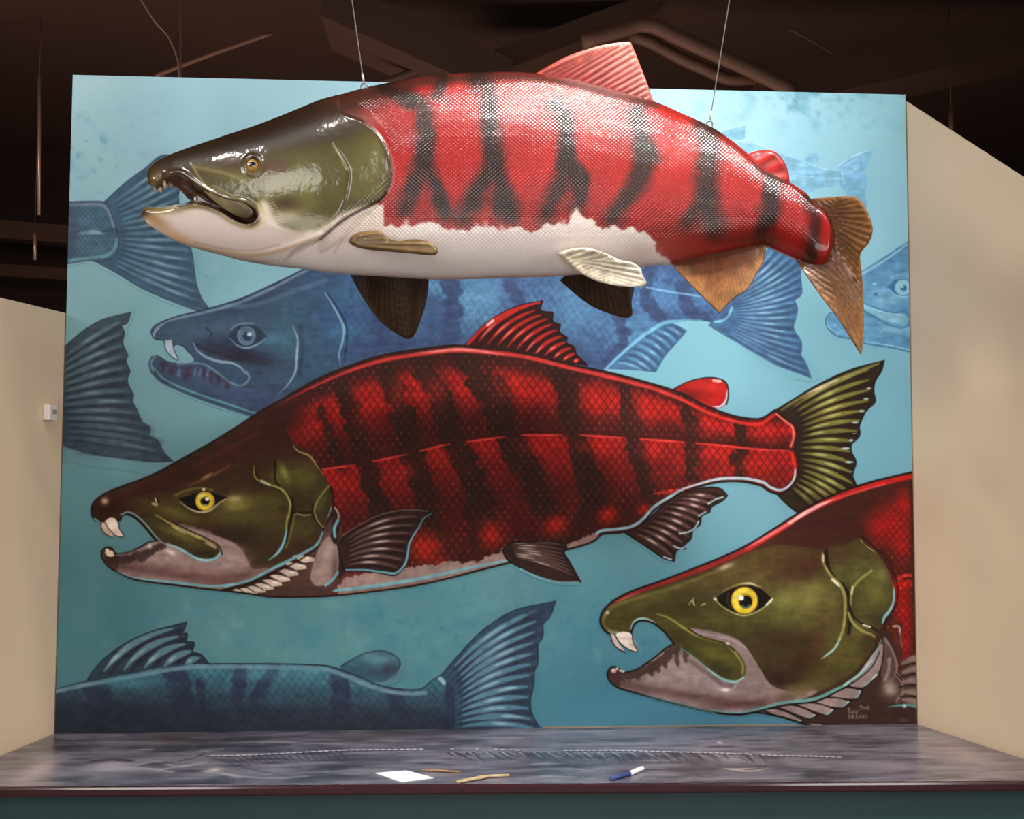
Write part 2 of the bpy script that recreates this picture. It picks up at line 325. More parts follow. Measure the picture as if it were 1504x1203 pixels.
    S([(330,448),(352,450),(380,446),(440,425),(478,412)], 6, (98,128,156), .5, 5)
    S([(228,505),(226,490),(236,480)], 3.2, (140,166,186), .8, 2, ends=(.2,.3))
    # eye
    F([(336,494,1),(345,482),(362,477),(378,480),(392,494,1),(380,505),(362,510),(346,506)], (48,60,84), .9, 2)
    F([(349,492),(353,482),(362,479),(372,483),(376,493),(371,504),(361,508),(352,503)], (88,118,144)); S([(351,486),(349,494),(353,502)], 2, (120,150,170), .7)
    F([(356,493),(360,487),(367,488),(370,494),(366,501),(359,500)], (44,60,90)); cv.dots([(366,491)], 3, (196,214,226), .9, 2)
    S([(338,497),(348,507),(362,511),(378,506),(390,497)], 2.4, (150,184,196), .8, 2, ends=(.3,.4)); S([(338,484),(352,476),(372,475)], 2.4, (108,142,162), .8, 2)
    S([(303,482),(312,490),(310,494)], 2.4, (44,52,76), .8, 2)
    # maxilla and mouth line
    F([(286,508,1),(295,520),(310,528),(330,533),(352,537),(364,548),(358,558),(343,562),(326,554),(310,540),(295,532),(282,528),(274,514)], (58,86,118), .9, 2)
    S([(284,504),(290,515),(304,525),(322,531),(340,533),(354,540),(360,548)], 4, (152,178,196), .85, 2, ends=(.3,.3)); S([(288,506),(310,516),(345,526),(390,534)], 7, (50,38,56), .75, 5, ends=(.2,.3))
    S([(362,546),(366,556),(356,566),(342,564),(326,553),(312,542),(296,534),(262,534)], 3, (112,150,172), .8, 2)
    for x, y in ((240,540),(252,545),(272,552),(278,548),(300,552),(310,556),(322,560),(334,566)): A(x, y, 4, 7, (74,44,62), .75)
    S([(236,533),(262,540),(300,544),(330,560)], 4, (72,44,62), .6, 4)
    for x in (262, 285, 293, 304): S([(x, 552), (x + 2, 542)], 3, (100,128,166), .7, 2)
    # gill lines
    S([(430,478),(437,498),(436,520),(434,545),(425,562),(410,578)], 3.4, (146,180,192), .85, 2, ends=(.3,.1)); S([(441,480),(444,510),(440,550)], 6, (44,58,86), .5, 5)
    S([(477,430),(487,445),(498,465),(505,482),(503,502),(498,520),(500,536)], 3.4, (134,176,192), .85, 2, ends=(.3,.3)); S([(482,432),(502,462),(510,485),(506,530)], 3, (36,52,90), .7, 2)
    S([(226,540),(240,556),(275,573),(330,592),(378,608)], 3.5, (96,160,168), .85, 2, ends=(.5,.8)); S([(225,545),(222,532),(228,524)], 3, (130,158,176), .7, 2)
    cv.clip = None
    S(out[-6:] + out[:9], 2, (40,56,80), .85); S([(375,613),(330,599),(280,581),(240,563),(223,548),(219,534),(223,524)], 2, (54,90,112), .8)
    F([(241,500,1),(252,499,1),(254,510),(262,529,1),(250,523),(243,512)], (172,186,204)); S([(241,501),(244,514),(252,524),(262,529),(255,512),(256,503)], 1.6, (48,60,84), .8)
    A(420,612,30,6,(70,130,140),.4,20)

    # --- blue salmon at the bottom left
    S_ = (48, 76, 92)
    cv.fin([(648,992,1),(680,955),(710,925),(755,897),(816,883,1),(808,905),(797,916,1),(797,936),(790,946),(790,975),(785,985),(784,1005),(779,1030),(783,1052),(800,1080,1),(660,1080,1),(668,1040)], [(652,992),(664,1006),(668,1030),(666,1055),(664,1075)], [(800,886),(794,930),(788,970),(782,1020),(786,1058),(796,1082)], 12, (52,80,98), (96,142,164), (50,58,80), (146,180,194), 10, owner=6, edge=(38,56,72), ew=2.2, bow=-.07, la=.8)
    F([(766,900,1),(790,890),(815,884,1),(806,906),(796,922,1),(788,910)], (56,66,92), .55, 3)
    cv.fin([(126,1004,1),(138,984),(160,962),(190,942),(225,927),(274,914,1),(270,926),(266,931,1),(275,931),(273,943,1),(285,944),(282,958,1),(296,962),(306,974,1),(220,988)], [(130,1004),(180,994),(230,985),(290,976)], [(262,917),(268,932),(278,946),(290,962),(300,972)], 5, (52,68,84), (104,148,160), (42,46,62), (140,170,180), 11, owner=6, edge=(36,52,66), ew=2.4, bow=-.12, hp=.4)
    F([(500,980),(522,966),(545,957),(568,957),(584,966),(588,976),(582,986),(562,1002),(530,996)], (58,98,112), owner=6); A(555,968,24,8,(104,150,160),.8,5); A(572,985,12,10,(60,56,76),.7); A(545,988,26,8,(52,68,88),.6)
    S([(500,980),(522,966),(545,957),(568,957),(584,966),(588,976),(580,990)], 2, (44,66,80), .85)
    M = F([(70,1016,1),(120,1003),(160,996),(200,988),(250,978),(300,975),(400,976),(470,977),(490,980),(520,992),(560,1008),(600,1014),(620,1012),(635,1000),(648,993,1),(660,1002),(668,1014),(668,1040),(666,1100,1),(70,1100,1)], (60,116,132), owner=6, keep=True); cv.clip = M
    g = np.clip((Y - 992) / 60 + (560 - X).clip(0, 600) / 1600, 0, 1)[..., None]; cv.field(M, rgb((66,126,142)) * (1 - g) + rgb((48,58,74)) * g)
    for p, w in (([(135,1000),(145,1020),(150,1060)], 34), ([(255,985),(262,1005),(270,1040)], 34), ([(293,1000),(296,1020),(300,1045)], 12), ([(352,982),(352,1005),(350,1030)], 20), ([(402,982),(388,1005),(372,1030)], 18), ([(495,985),(500,1010),(505,1040)], 30), ([(580,1010),(585,1040),(590,1070)], 24), ([(662,1008),(664,1040),(664,1080)], 18)):
        S(p, w, (48,54,78), .8, 5, noise=5, cell=7, seed=int(w))
    A(120,1060,120,24,(42,46,58),.7); A(350,1068,260,16,(48,54,70),.7); A(600,1060,60,16,(50,60,78),.5)
    cv.scales(M * .9, 15, -4, 1.3, (30,44,62), .5, w=.12)
    S([(70,1018),(120,1007),(170,998),(210,991),(260,982),(310,979),(400,980),(470,982),(490,986),(520,998),(560,1013),(600,1019),(625,1018)], 6, (112,146,160), .85, 3); S([(646,996),(652,1003)], 6, (150,186,192), .9, 2)
    A(420,990,90,10,(84,142,160),.4); A(190,1002,40,8,(76,140,150),.6)
    cv.clip = None; S([(300,975),(400,975),(470,977),(490,980),(520,991),(560,1007),(600,1013),(620,1011),(635,999),(650,991)], 2, (36,50,64), .9); S([(70,1015),(120,1002),(160,995)], 2, (44,70,84), .8)

    for o, sat, br in ((5, .80, .96), (3, .85, .97), (4, .75, .94), (6, .85, 1.05)):
        k = (cv.owner == o) & (np.abs(cv.C - cv.bg).max(2) > 9); c = cv.C[k]; g = c.mean(1, keepdims=True); cv.C[k] = (g + (c - g) * sat) * br
    paint_red_salmon(cv, X, Y)
    paint_front_salmon(cv, X, Y)
    # brush texture, and one tonal curve for the whole canvas
    k = (np.abs(cv.C - cv.bg).max(2) > 9)[..., None]
    a = fbm(H_, W, 9, 61, 3); b = fbm(H_, max(W // 4, 4), 5, 62, 3); b = np.repeat(b, 4, 1); b = np.pad(b, ((0, 0), (0, max(0, W - b.shape[1]))), mode='edge')[:, :W]
    cv.C *= 1 + k * (((a - .5) * .22 + (b - .5) * .22)[..., None])
    isbg = (np.abs(cv.C - cv.bg).max(2) <= 9)[..., None]; g = np.where(isbg, 1.04, 1.09)
    cv.C[:] = 255 * (np.clip(cv.C, 0, 255) / 255)**g; cv.bg[:] = 255 * (np.clip(cv.bg, 0, 255) / 255)**1.04

def red_field(M, X, Y, lat, top, cv, strength=1.0):
    """glossy red flank: bright just under the lateral line and halfway up the back"""
    d = Y - lat; B = rgb((172,32,27)); Dk = rgb((72,24,19))
    below = np.clip(1 - d / 80, 0, 1)**1.1 * .95 + .16
    mid = (top + lat) / 2; up = np.exp(-((Y - (lat - .60 * (lat - top))) / (.24 * (lat - top) + 1))**2)
    k = np.where(d > 0, np.clip(below, 0, 1), np.clip(up * 1.0, .06, 1)) * strength
    n = fbm(cv.h, cv.w, 34, 31, 3); k = np.clip(k * (.62 + .76 * n), 0, 1)[..., None]
    cv.field(M, Dk * (1 - k) + B * k)

def paint_red_salmon(cv, X, Y):
    S, F, A = cv.stroke, cv.fill, cv.air
    bk = (40, 22, 17); cy = (112, 178, 194); ol = (96, 98, 44)
    # tail
    tail = [(1134,606,1),(1160,590),(1200,566),(1250,543),(1298,530,1),(1294,545),(1285,560),(1283,575),(1285,590),(1275,600),(1270,606,1),(1262,625),(1262,640),(1250,652,1),(1250,664),(1257,678),(1254,690),(1252,700),(1258,715),(1260,740),(1200,752),(1178,755),(1165,748),(1150,735),(1138,722,1)]
    F(tail, (58,46,26), owner=7); 
    cv.fin(tail, [(1150,606),(1168,628),(1166,660),(1170,690),(1158,718)], [(1285,534),(1284,560),(1282,590),(1270,615),(1262,645),(1254,675),(1256,705),(1252,740),(1190,752)], 17, (50,40,26), (136,134,64), (44,26,20), (196,196,130), 8.5, owner=7, edge=(26,22,18), ew=2.6, bow=-.05, la=.85, hp=.5)
    S([(1148,602),(1170,588),(1200,572),(1250,550),(1290,534)], 6, (150,144,84), .8, 3, ends=(.5,.6)); S([(1185,578),(1205,569),(1232,556)], 4.5, (226,208,184), .85, 2, ends=(.1,.1))
    cv.clip = F(tail, None, keep=True); A(1165,650,34,60,(46,30,20),.55); A(1200,745,50,22,(50,30,20),.6); cv.clip = None
    for x, y, l in ((1276,571,7),(1272,586,8),(1266,604,9),(1256,621,10),(1255,637,5),(1250,647,6),(1242,659,13),(1247,679,13),(1250,693,4)): S([(x - l/2, y), (x + l/2, y - .5)], 3.4, (196,222,222), .9, 1.4, ends=(.2,.2))
    # dorsal, adipose
    cv.fin([(683,511,1),(700,488),(725,467),(760,450),(797,442,1),(794,456),(812,459,1),(812,472),(823,477,1),(822,488),(833,496,1),(832,504),(843,510),(846,520),(862,536,1),(780,526),(720,516)], [(690,512),(740,519),(790,526),(850,536)], [(780,445),(806,465),(820,482),(832,500),(843,515),(856,533)], 11, (52,20,16), (176,40,34), (40,16,14), (226,130,116), 6.5, owner=7, edge=(34,14,14), ew=2.4, bow=-.10, la=.9, hp=.42)
    S([(686,508),(702,489),(726,470),(760,453),(793,444)], 6, (182,44,38), .95, 2, ends=(.7,.4)); S([(716,478),(724,471)], 4, (240,190,180), .9, 2)
    F([(985,574,1),(1010,562),(1035,556),(1055,556),(1067,564),(1069,580),(1066,594),(1054,600),(1035,596),(1010,590)], (168,30,26), owner=7); cv.clip = F([(985,574,1),(1010,562),(1035,556),(1055,556),(1067,564),(1069,580),(1066,594),(1054,600),(1035,596),(1010,590)], None, keep=True); A(1045,568,26,8,(206,52,44),.8); A(1010,580,20,8,(80,22,20),.7); cv.clip = None
    S([(985,574),(1010,561),(1035,555),(1055,556),(1067,563),(1070,580),(1067,594)], 2, (36,18,16), .95); S([(1048,559),(1058,560)], 4, (250,200,190), .9, 1.6); S([(1068,572),(1066,588),(1058,597),(1046,597)], 3, (190,214,222), .9, 1.4, ends=(.2,.2))
    # anal and pelvic fins
    cv.fin([(917,782,1),(945,768),(975,742),(1000,724),(1040,716),(1058,718),(1068,728,1),(1060,736),(1045,744),(1042,752,1),(1030,758),(1028,770),(1017,778,1),(1014,792),(1005,800),(1007,806,1),(994,808),(990,824,1),(975,820),(945,800)], [(925,784),(950,768),(980,742),(1010,724)], [(985,822),(1000,806),(1014,785),(1028,765),(1042,748),(1062,728)], 10, (62,38,32), (112,80,74), (38,22,20), (214,196,188), 8, owner=7, edge=(30,20,18), ew=2.6, bow=-.06, hp=.55)
    for p in ([(1040,740),(1052,733),(1062,730)], [(1026,758),(1036,752)], [(1010,782),(1020,776),(1026,766)], [(998,784),(1008,782)], [(990,802),(1000,806),(1006,803)], [(975,818),(986,822)]): S(p, 2.4, (188,210,214), .85, 1.4)
    # body
    top = [(136,752),(138,741),(148,731),(160,724),(180,716),(205,707),(235,694),(260,680),(300,658),(340,634),(380,608),(420,585),(460,562),(500,544),(560,524),(620,514),(665,509),(700,511),(760,518),(830,535),(900,550),(960,566),(1000,579),(1040,599),(1080,613),(1112,617),(1125,613),(1138,604,1)]
    base = [(1150,614),(1164,624),(1169,638),(1165,660,1),(1171,682),(1169,700),(1160,715),(1146,724),(1130,720),(1118,712),(1090,706),(1060,706)]
    bot = [(1035,711),(1000,722),(985,732),(960,748),(945,765),(930,776),(910,781),(885,783),(872,793),(860,798),(835,805),(790,815),(740,827),(700,837),(650,850),(600,860),(540,868),(480,874),(400,875),(362,870),(330,866),(300,863),(260,858),(200,850),(172,838),(158,828),(151,816),(153,808),(162,806),(170,815),(190,813),(205,806),(220,798),(237,795,1)]
    roof = [(228,790),(215,774),(200,760),(188,754),(178,756),(175,763),(165,766),(152,766),(140,762)]
    S(top + base + bot + roof, 6, bk, 1, 1.6, closed=True)
    M = F(top + base + bot + roof, (70,30,22), owner=7, keep=True); cv.clip = M
    lx = [470,520,560,600,650,700,760,850,930,1000,1060,1110,1170]; ly = [691,684,676,668,655,648,640,640,645,650,655,661,663]
    lat = np.interp(X, lx, ly); tp = np.interp(X, [300,420,500,560,620,700,760,830,900,1000,1080,1170], [670,590,546,526,516,512,520,537,552,580,614,610])
    Mr = M * np.clip((X - 400) / 30, 0, 1); red_field(Mr, X, Y, lat, tp, cv)
    # dark back
    S([(300,672),(360,640),(430,590),(500,558),(560,538),(640,524),(720,526),(800,540),(860,552)], 26, (58,26,20), .85, 16); S([(860,552),(950,574),(1010,596),(1080,620)], 6, (70,24,20), .7, 6)
    # bands
    bands = [([(470,600),(485,640),(500,690)],9),([(503,572),(514,606),(528,648),(541,700),(556,745),(566,790)],21),([(568,548),(588,600),(604,655),(615,700),(630,750),(642,800),(650,830)],24),([(622,536),(645,585),(662,640),(684,680),(702,725),(718,775),(735,815)],26),([(684,528),(705,560),(728,600),(748,645),(775,690),(797,735),(815,785)],28),([(735,560),(745,590),(742,620)],12),([(815,538),(835,580),(842,625),(858,680),(878,730),(888,775)],25),([(912,556),(924,600),(932,650),(944,700),(955,745)],17),([(1004,585),(1014,620),(1019,655),(1014,700)],15),([(1086,622),(1090,652),(1082,672),(1088,700)],13),([(700,700),(690,750),(700,800)],12),([(860,690),(862,740),(840,790)],18)]
    for i, (p, w) in enumerate(bands): S(p, w * 1.25, (50,30,22), .93, 4, noise=10, cell=11, seed=20 + i, ends=(.9,.8), mid=1.1); S([(x + 6, y + 4) for x, y in p], w * 1.7, (56,26,20), .35, 12)
    # shadowed lower flank
    S([(560,815),(640,825),(720,812),(800,790),(880,770),(940,750)], 34, (64,26,20), .75, 18)
    for x, y, rx, ry in ((627,805,24,22),(722,785,18,20),(815,772,18,14),(893,757,15,13),(946,748,10,8),(650,830,10,8)): A(x, y, rx, ry, (206,40,22), .85, -20)
    S([(960,725),(985,722),(1020,717)], 6, (208,56,44), .9, 2.5, ends=(.3,.3))
    # orange-red overlays in the field
    for x, y, rx, ry in ((450,625,26,26),(535,600,18,34),(585,580,14,24),(640,575,16,24),(600,690,10,14),(510,705,20,14),(650,668,18,10),(790,655,30,12),(870,655,30,10),(960,660,26,12),(1040,665,26,10),(950,600,24,22),(870,590,22,26),(760,570,34,22),(1040,630,24,16),(1130,640,22,16),(1110,684,26,14)): A(x, y, rx, ry, (206,42,30), .4)
    cv.scales(Mr, 16.5, 0, 1.4, (44,14,12), .5, hi=(216,94,72), ha=.36, w=.17)
    Mb = np.clip(Mr, 0, 1)
    # lateral line
    for a, b in ((474,522),(548,598),(616,662),(686,742),(766,826),(852,920),(940,1005),(1022,1160)):
        xs = np.linspace(a, b, 5); S([(x, float(np.interp(x, lx, ly)) - 1) for x in xs], 3.4, (232,70,58), .95, 1.8, ends=(.5,.3))
    S([(x, float(np.interp(x, lx, ly)) - 5) for x in np.linspace(480, 1160, 20)], 5, (70,20,18), .6, 5)
    # red rim along the back
    S([(160,728),(205,711),(260,685),(300,663),(350,632),(390,606)], 7, (104,34,28), .9, 4, ends=(.7,.7)); S([(390,606),(440,578),(500,550),(560,530),(620,520),(665,515),(700,516),(770,524),(840,541),(900,555),(960,571),(1000,586)], 6, (196,58,54), .9, 3, ends=(.2,.9)); S([(610,519),(640,516),(672,513),(700,515),(740,521)], 4.5, (232,136,132), .85, 3, ends=(.1,.1))
    S([(1000,586),(1040,606),(1080,619),(1115,623),(1136,610)], 5, (214,50,42), .9, 3)
    S([(1140,608),(1155,620),(1164,628),(1165,645),(1161,656)], 3.4, (236,120,104), .9, 2); S([(1163,668),(1167,684)], 4, (226,60,46), .9, 2); S([(1168,690),(1166,704),(1156,716),(1144,720),(1130,715),(1122,709),(1095,703),(1060,703),(1036,708),(1003,718)], 4.6, (184,206,216), .95, 1.8, ends=(.6,.5))
    S([(1003,719),(985,729),(960,745),(945,762),(928,773),(908,777),(882,780),(870,790),(858,795)], 4.4, (150,186,198), .95, 1.8)
    # pale belly
    cv.clip = M
    F([(500,880),(505,852),(560,838),(600,833),(640,830),(665,824),(690,826),(730,812),(745,806),(768,818),(755,832),(650,860),(560,880)], (158,132,124), 1, 1.5, noise=5, cell=5, seed=9); A(540,853,36,9,(168,138,132),.9); A(560,866,120,6,(120,92,84),.5,-8)
    F([(828,803),(850,793),(872,784),(880,788),(868,800),(840,808)], (150,120,114), 1, 1.5, noise=3, cell=4)
    S([(745,808),(756,815),(768,818)], 4, (236,226,220), .95, 1.6, ends=(.4,.3))
    S([(410,869),(480,868),(540,862),(600,853),(650,843),(700,832),(752,822)], 5.4, (128,176,186), .95, 1.8, ends=(.3,.6))
    cv.clip = None
    cv.fin([(738,808,1),(750,798),(780,796),(810,795),(832,802),(828,812,1),(838,828),(853,855,1),(820,855),(790,846),(765,834),(745,822)], [(742,800),(742,808),(750,820)], [(828,798),(832,815),(842,835),(850,853)], 8, (62,40,34), (110,82,76), (40,24,22), (210,190,184), 5, owner=7, edge=(26,20,18), ew=2.2, bow=-.05, hp=.4)
    S([(765,836),(790,847),(820,855),(850,855)], 2.6, (130,178,190), .9, 1.4)
    cv.clip = M
    # --- head
    Hd = [(120,690,1),(300,640),(400,600),(424,640),(435,655),(455,668),(470,690),(483,712),(487,735),(486,750),(478,768),(470,795),(450,808),(425,820),(395,835),(365,852),(330,864),(300,870),(120,870,1)]
    Mh = F(Hd, None, keep=True) * M; cv.clip = Mh
    cv.field(Mh, rgb((66,46,26)) * np.ones_like(cv.C))
    A(230,715,110,16,(58,26,20),.9,-26); A(350,660,110,20,(66,32,24),.95,-32); A(420,640,50,40,(66,30,24),.9); A(160,748,24,20,(54,26,16),.9); A(310,690,80,10,(78,44,28),.6,-28)
    A(265,735,40,12,(98,88,44),.55,-18); A(262,755,40,10,(112,108,48),.7,20); A(345,742,26,14,(146,138,60),.75,-15); A(345,733,12,6,(206,184,140),.7); A(355,760,44,16,(96,88,44),.7); A(392,755,26,26,(98,92,44),.6); A(400,735,20,10,(110,108,50),.5)
    A(345,790,60,16,(54,38,22),.8); A(390,800,24,24,(60,44,26),.8); A(250,715,60,6,(60,34,22),.4,-25); A(210,735,24,7,(84,66,34),.6,-15); A(215,748,20,6,(70,52,28),.6)
    S([(280,712),(300,704),(320,694),(338,684)], 4, (150,112,72), .55, 4, ends=(.1,.1)); S([(295,704),(312,695)], 4, (214,178,140), .6, 3, ends=(.1,.1)); S([(285,685),(330,662),(380,636)], 5, (110,56,40), .35, 5)
    S([(144,743),(158,736),(190,727),(225,715)], 5, (66,34,22), .7, 4); A(154,736,5,5,(230,196,170),.85); S([(226,739),(230,742),(224,740)], 3, (200,196,150), .7, 2); S([(228,732),(231,740)], 1.8, (226,220,190), .9); S([(233,732),(232,738)], 3, (36,24,16), .8, 1.6)
    cv.clip = M; A(425,612,26,30,(64,28,24),.9,-30); A(395,600,30,26,(60,30,24),.9); S([(380,600),(420,650),(450,672)], 14, (62,30,22), .5, 14); cv.clip = Mh
    # pink cheek and lower jaw
    F([(254,770,1),(275,771),(300,778),(322,788),(345,797),(358,808),(366,822),(372,836),(400,836),(370,860),(300,872),(200,858),(150,830),(140,800),(238,796),(265,804),(290,818),(312,820),(322,812),(320,803),(300,792),(275,782)], (160,134,128), 1, 1.8, noise=2, cell=6, seed=4)
    A(260,843,120,9,(108,74,70),.9,8); A(350,846,60,8,(110,78,72),.85,-14); A(300,838,60,5,(150,118,112),.6); A(180,826,24,14,(92,66,60),.8); A(345,820,22,14,(176,150,142),.7); A(250,812,26,10,(172,148,140),.6)
    S([(160,820),(180,822),(205,815),(225,806),(240,800)], 10, (66,46,42), .9, 4, noise=4, cell=5, seed=3); S([(205,824),(220,815),(232,806)], 5, (66,46,42), .8, 2, noise=3, cell=3, seed=8); F([(172,838),(158,828),(151,816),(153,806),(168,806),(175,818)], (62,42,36), .85, 4)
    A(250,811,7,3,(240,224,214),.9,25); A(220,802,3.5,3.5,(235,225,215),.9)
    S([(254,771),(285,775),(318,786),(345,797),(360,812),(368,830)], 3, (70,48,40), .6, 3)
    # maxilla
    F([(222,752,1),(240,764),(262,775),(285,788),(305,796),(320,804),(323,812),(315,819),(300,821),(284,815),(265,804),(246,797),(236,795),(226,784),(214,770)], (70,58,30), 1, 1.6)
    A(265,786,34,6,(120,112,50),.85,24); A(290,803,22,7,(74,66,32),.8,10); A(300,812,16,5,(50,42,24),.8); S([(228,756),(245,766),(262,775),(285,787),(302,794),(316,801)], 3.4, (176,166,92), .9, 1.8, ends=(.3,.5)); S([(250,772),(262,778),(275,785)], 3, (226,206,160), .7, 2, ends=(.1,.1)); S([(303,797),(316,804)], 4, (190,150,140), .8, 2)
    S([(240,798),(262,805),(282,817),(300,823),(316,820),(324,812)], 3.6, (140,196,206), .95, 1.6, ends=(.3,.9)); S([(256,769),(280,780),(302,790),(322,802),(326,814)], 2, (34,22,18), .85, 1.4)
    # eye
    F([(262,732,1),(280,727),(295,722),(308,722),(320,727),(334,730,1),(320,738),(308,747),(292,750),(278,745)], (22,12,10), 1, 1.4)
    S([(258,727),(275,720),(295,717),(312,720)], 3.4, (116,112,56), .8, 2.4); S([(265,738),(278,747),(292,752),(308,750),(322,739),(332,733)], 2.6, (226,206,186), .85, 1.8, ends=(.1,.4)); cv.dots([(299,719)], 2.2, (240,220,200), .9)
    cv.dots([(301,736)], 13.6, (206,170,40)); cv.dots([(301,736)], 11, (236,208,70)); cv.dots([(301,736)], 7.6, (198,150,30)); cv.dots([(301,736)], 6, (24,16,14)); cv.dots([(304,733)], 2.6, (250,246,230)); A(296,728,6,4,(250,236,140),.7); S([(298,741),(304,742)], 2, (120,160,150), .8)
    # gill covers
    A(445,700,26,24,(100,96,44),.9); A(412,700,16,14,(112,108,50),.9,20); A(418,695,5,14,(156,150,72),.8,-25); A(430,735,22,18,(70,56,28),.7); A(472,735,9,22,(92,90,42),.9,15); A(440,775,26,18,(88,80,40),.85); A(395,765,20,24,(84,70,36),.5); A(350,742,20,9,(158,150,76),.5); A(440,668,26,10,(70,44,30),.7)
    bkl = (30,20,14)
    S([(404,678),(404,705),(410,714)], 3.2, bkl, .85, 2); S([(375,690),(380,706),(400,715),(421,725),(430,738),(430,752),(424,775),(420,795)], 3.4, bkl, .85, 2)
    S([(373,684),(375,701),(388,710),(408,716),(419,724),(426,738),(425,752),(421,768),(421,783)], 3.4, (168,164,92), .9, 1.8, ends=(.3,.5)); S([(384,706),(396,712)], 3, (230,220,190), .8, 2); S([(421,778),(417,796),(408,812),(394,823)], 4, (130,186,196), .95, 1.6, ends=(.4,.2))
    S([(430,753),(445,753),(458,752)], 2.6, bkl, .85, 1.8); S([(432,757),(436,754),(445,757),(456,756)], 2, (170,166,100), .7); S([(432,760),(427,785),(420,805)], 2.4, (130,126,64), .7, 2); S([(459,740),(460,755),(466,768),(477,778)], 2.6, bkl, .85, 1.8); S([(483,714),(470,730),(462,748),(466,764),(474,774)], 2.2, (160,156,92), .8, 1.6)
    S([(431,655),(438,663),(455,670),(466,684),(474,697)], 2.8, (176,166,100), .85, 1.6, ends=(.5,.2)); S([(488,742),(484,758),(477,774)], 4.4, (132,190,204), .95, 1.6, ends=(.3,.5))
    cv.clip = M
    S([(486,716),(490,738),(488,755),(480,772),(474,790)], 3, bkl, .9, 1.6)
    # throat, gill rays, pectoral base
    F([(474,780),(496,750),(502,790),(500,850),(470,880),(380,880),(345,868),(400,848),(450,815)], (84,58,50), 1, 3)
    for i in range(9):
        t = i / 8; x = 352 + t * 92; y = 871 - t * t * 44 - t * 4; l = 14 + 5 * t
        P = [(x - l*.9, y - 5 - t*2, 1), (x - l*.2, y - 7 - 2*t), (x + l*.9, y - 2 - 3*t), (x + l, y + 3 - 2*t, 1), (x, y + 3)]
        F(P, (206,184,168)); S([P[-1], P[0]], 1.6, (60,42,34), .8); S([P[0], P[1], P[2]], 2, (50,34,28), .85, 1.4); A(x + l*.4, y - 1 - t*2, 5, 2, (244,232,218), .8)
    S([(330,862),(365,853),(395,838),(425,823),(450,810),(466,799),(474,782)], 4.6, (118,172,182), .95, 1.6, ends=(.5,.5)); S([(330,867),(368,857),(398,843),(430,828),(456,812),(472,800)], 2.2, bkl, .9, 1.4)
    F([(483,788),(492,795),(498,812),(499,830),(494,848),(480,858),(464,860),(456,850),(460,828),(470,802)], (150,124,116), 1, 2); A(482,808,9,18,(192,168,158),.8,5); A(474,840,12,16,(176,150,140),.6); A(492,835,5,18,(96,70,64),.7)
    S([(498,812),(499,830),(495,845),(480,858)], 2.2, bkl, .8); S([(497,840),(488,852),(478,860)], 3.6, (120,184,196), .9, 1.6)
    F([(488,750),(496,748),(500,765),(498,785),(494,800),(486,790),(488,775)], (58,36,32), 1, 2); S([(492,746),(497,754),(497,764)], 2.4, (190,170,160), .85); S([(496,765),(491,776),(492,788)], 4, (120,184,196), .95, 1.6)
    F([(500,790),(505,838),(498,850)], (46,28,24), .9, 3)
    cv.clip = None
    # cyan rim under the jaw
    S([(172,840),(200,849),(260,856),(310,861),(345,858)], 3.4, (120,176,186), .9, 1.6, ends=(.2,.9)); S([(178,756),(188,752),(200,757),(215,771),(228,787),(238,797)], 2.2, (142,190,192), .8, 1.4); S([(139,762),(146,767)], 3, (120,170,170), .8)
    S([(172,815),(190,812),(205,806),(220,797),(237,794)], 2, (120,116,112), .7)
    # teeth
    F([(148,768,1),(156,768),(166,786),(164,789,1),(154,784),(149,776)], (206,178,160)); S([(148,768),(150,778),(156,785),(165,789)], 1.5, (60,34,26), .8)
    F([(154,766,1),(160,761),(168,761),(172,765),(175,776),(182,788,1),(170,786),(160,777)], (236,214,202)); S([(155,768),(161,778),(171,787),(182,788),(175,776),(174,764)], 1.5, (60,34,26), .75); A(170,782,5,4,(200,168,150),.6)
    F([(154,812),(157,808),(166,810),(168,817),(158,817)], (214,196,170)); cv.dots([(157,808)], 2, (240,228,206), .9)
    # pectoral fin
    cv.fin([(496,800,1),(512,784),(535,771),(565,757),(598,750),(636,753,1),(624,762),(617,772),(608,786),(601,798),(598,812),(597,826),(592,835),(580,845),(560,842),(535,838),(505,838,1)], [(500,798),(502,812),(502,826),(504,836)], [(622,754),(612,775),(603,792),(598,812),(595,828),(582,843)], 7, (58,36,32), (112,84,78), (40,24,22), (222,206,200), 6.5, owner=7, edge=(26,18,16), ew=2, bow=-.10, hp=.6)
    S([(634,754),(622,762),(616,773),(607,787),(601,799),(599,812),(596,826),(590,835),(580,842),(560,840),(535,837),(508,837)], 3, (116,180,194), .95, 1.4, ends=(.3,.6)); S([(504,786),(530,770),(560,756),(596,749),(628,751)], 1.8, (120,106,100), .8)

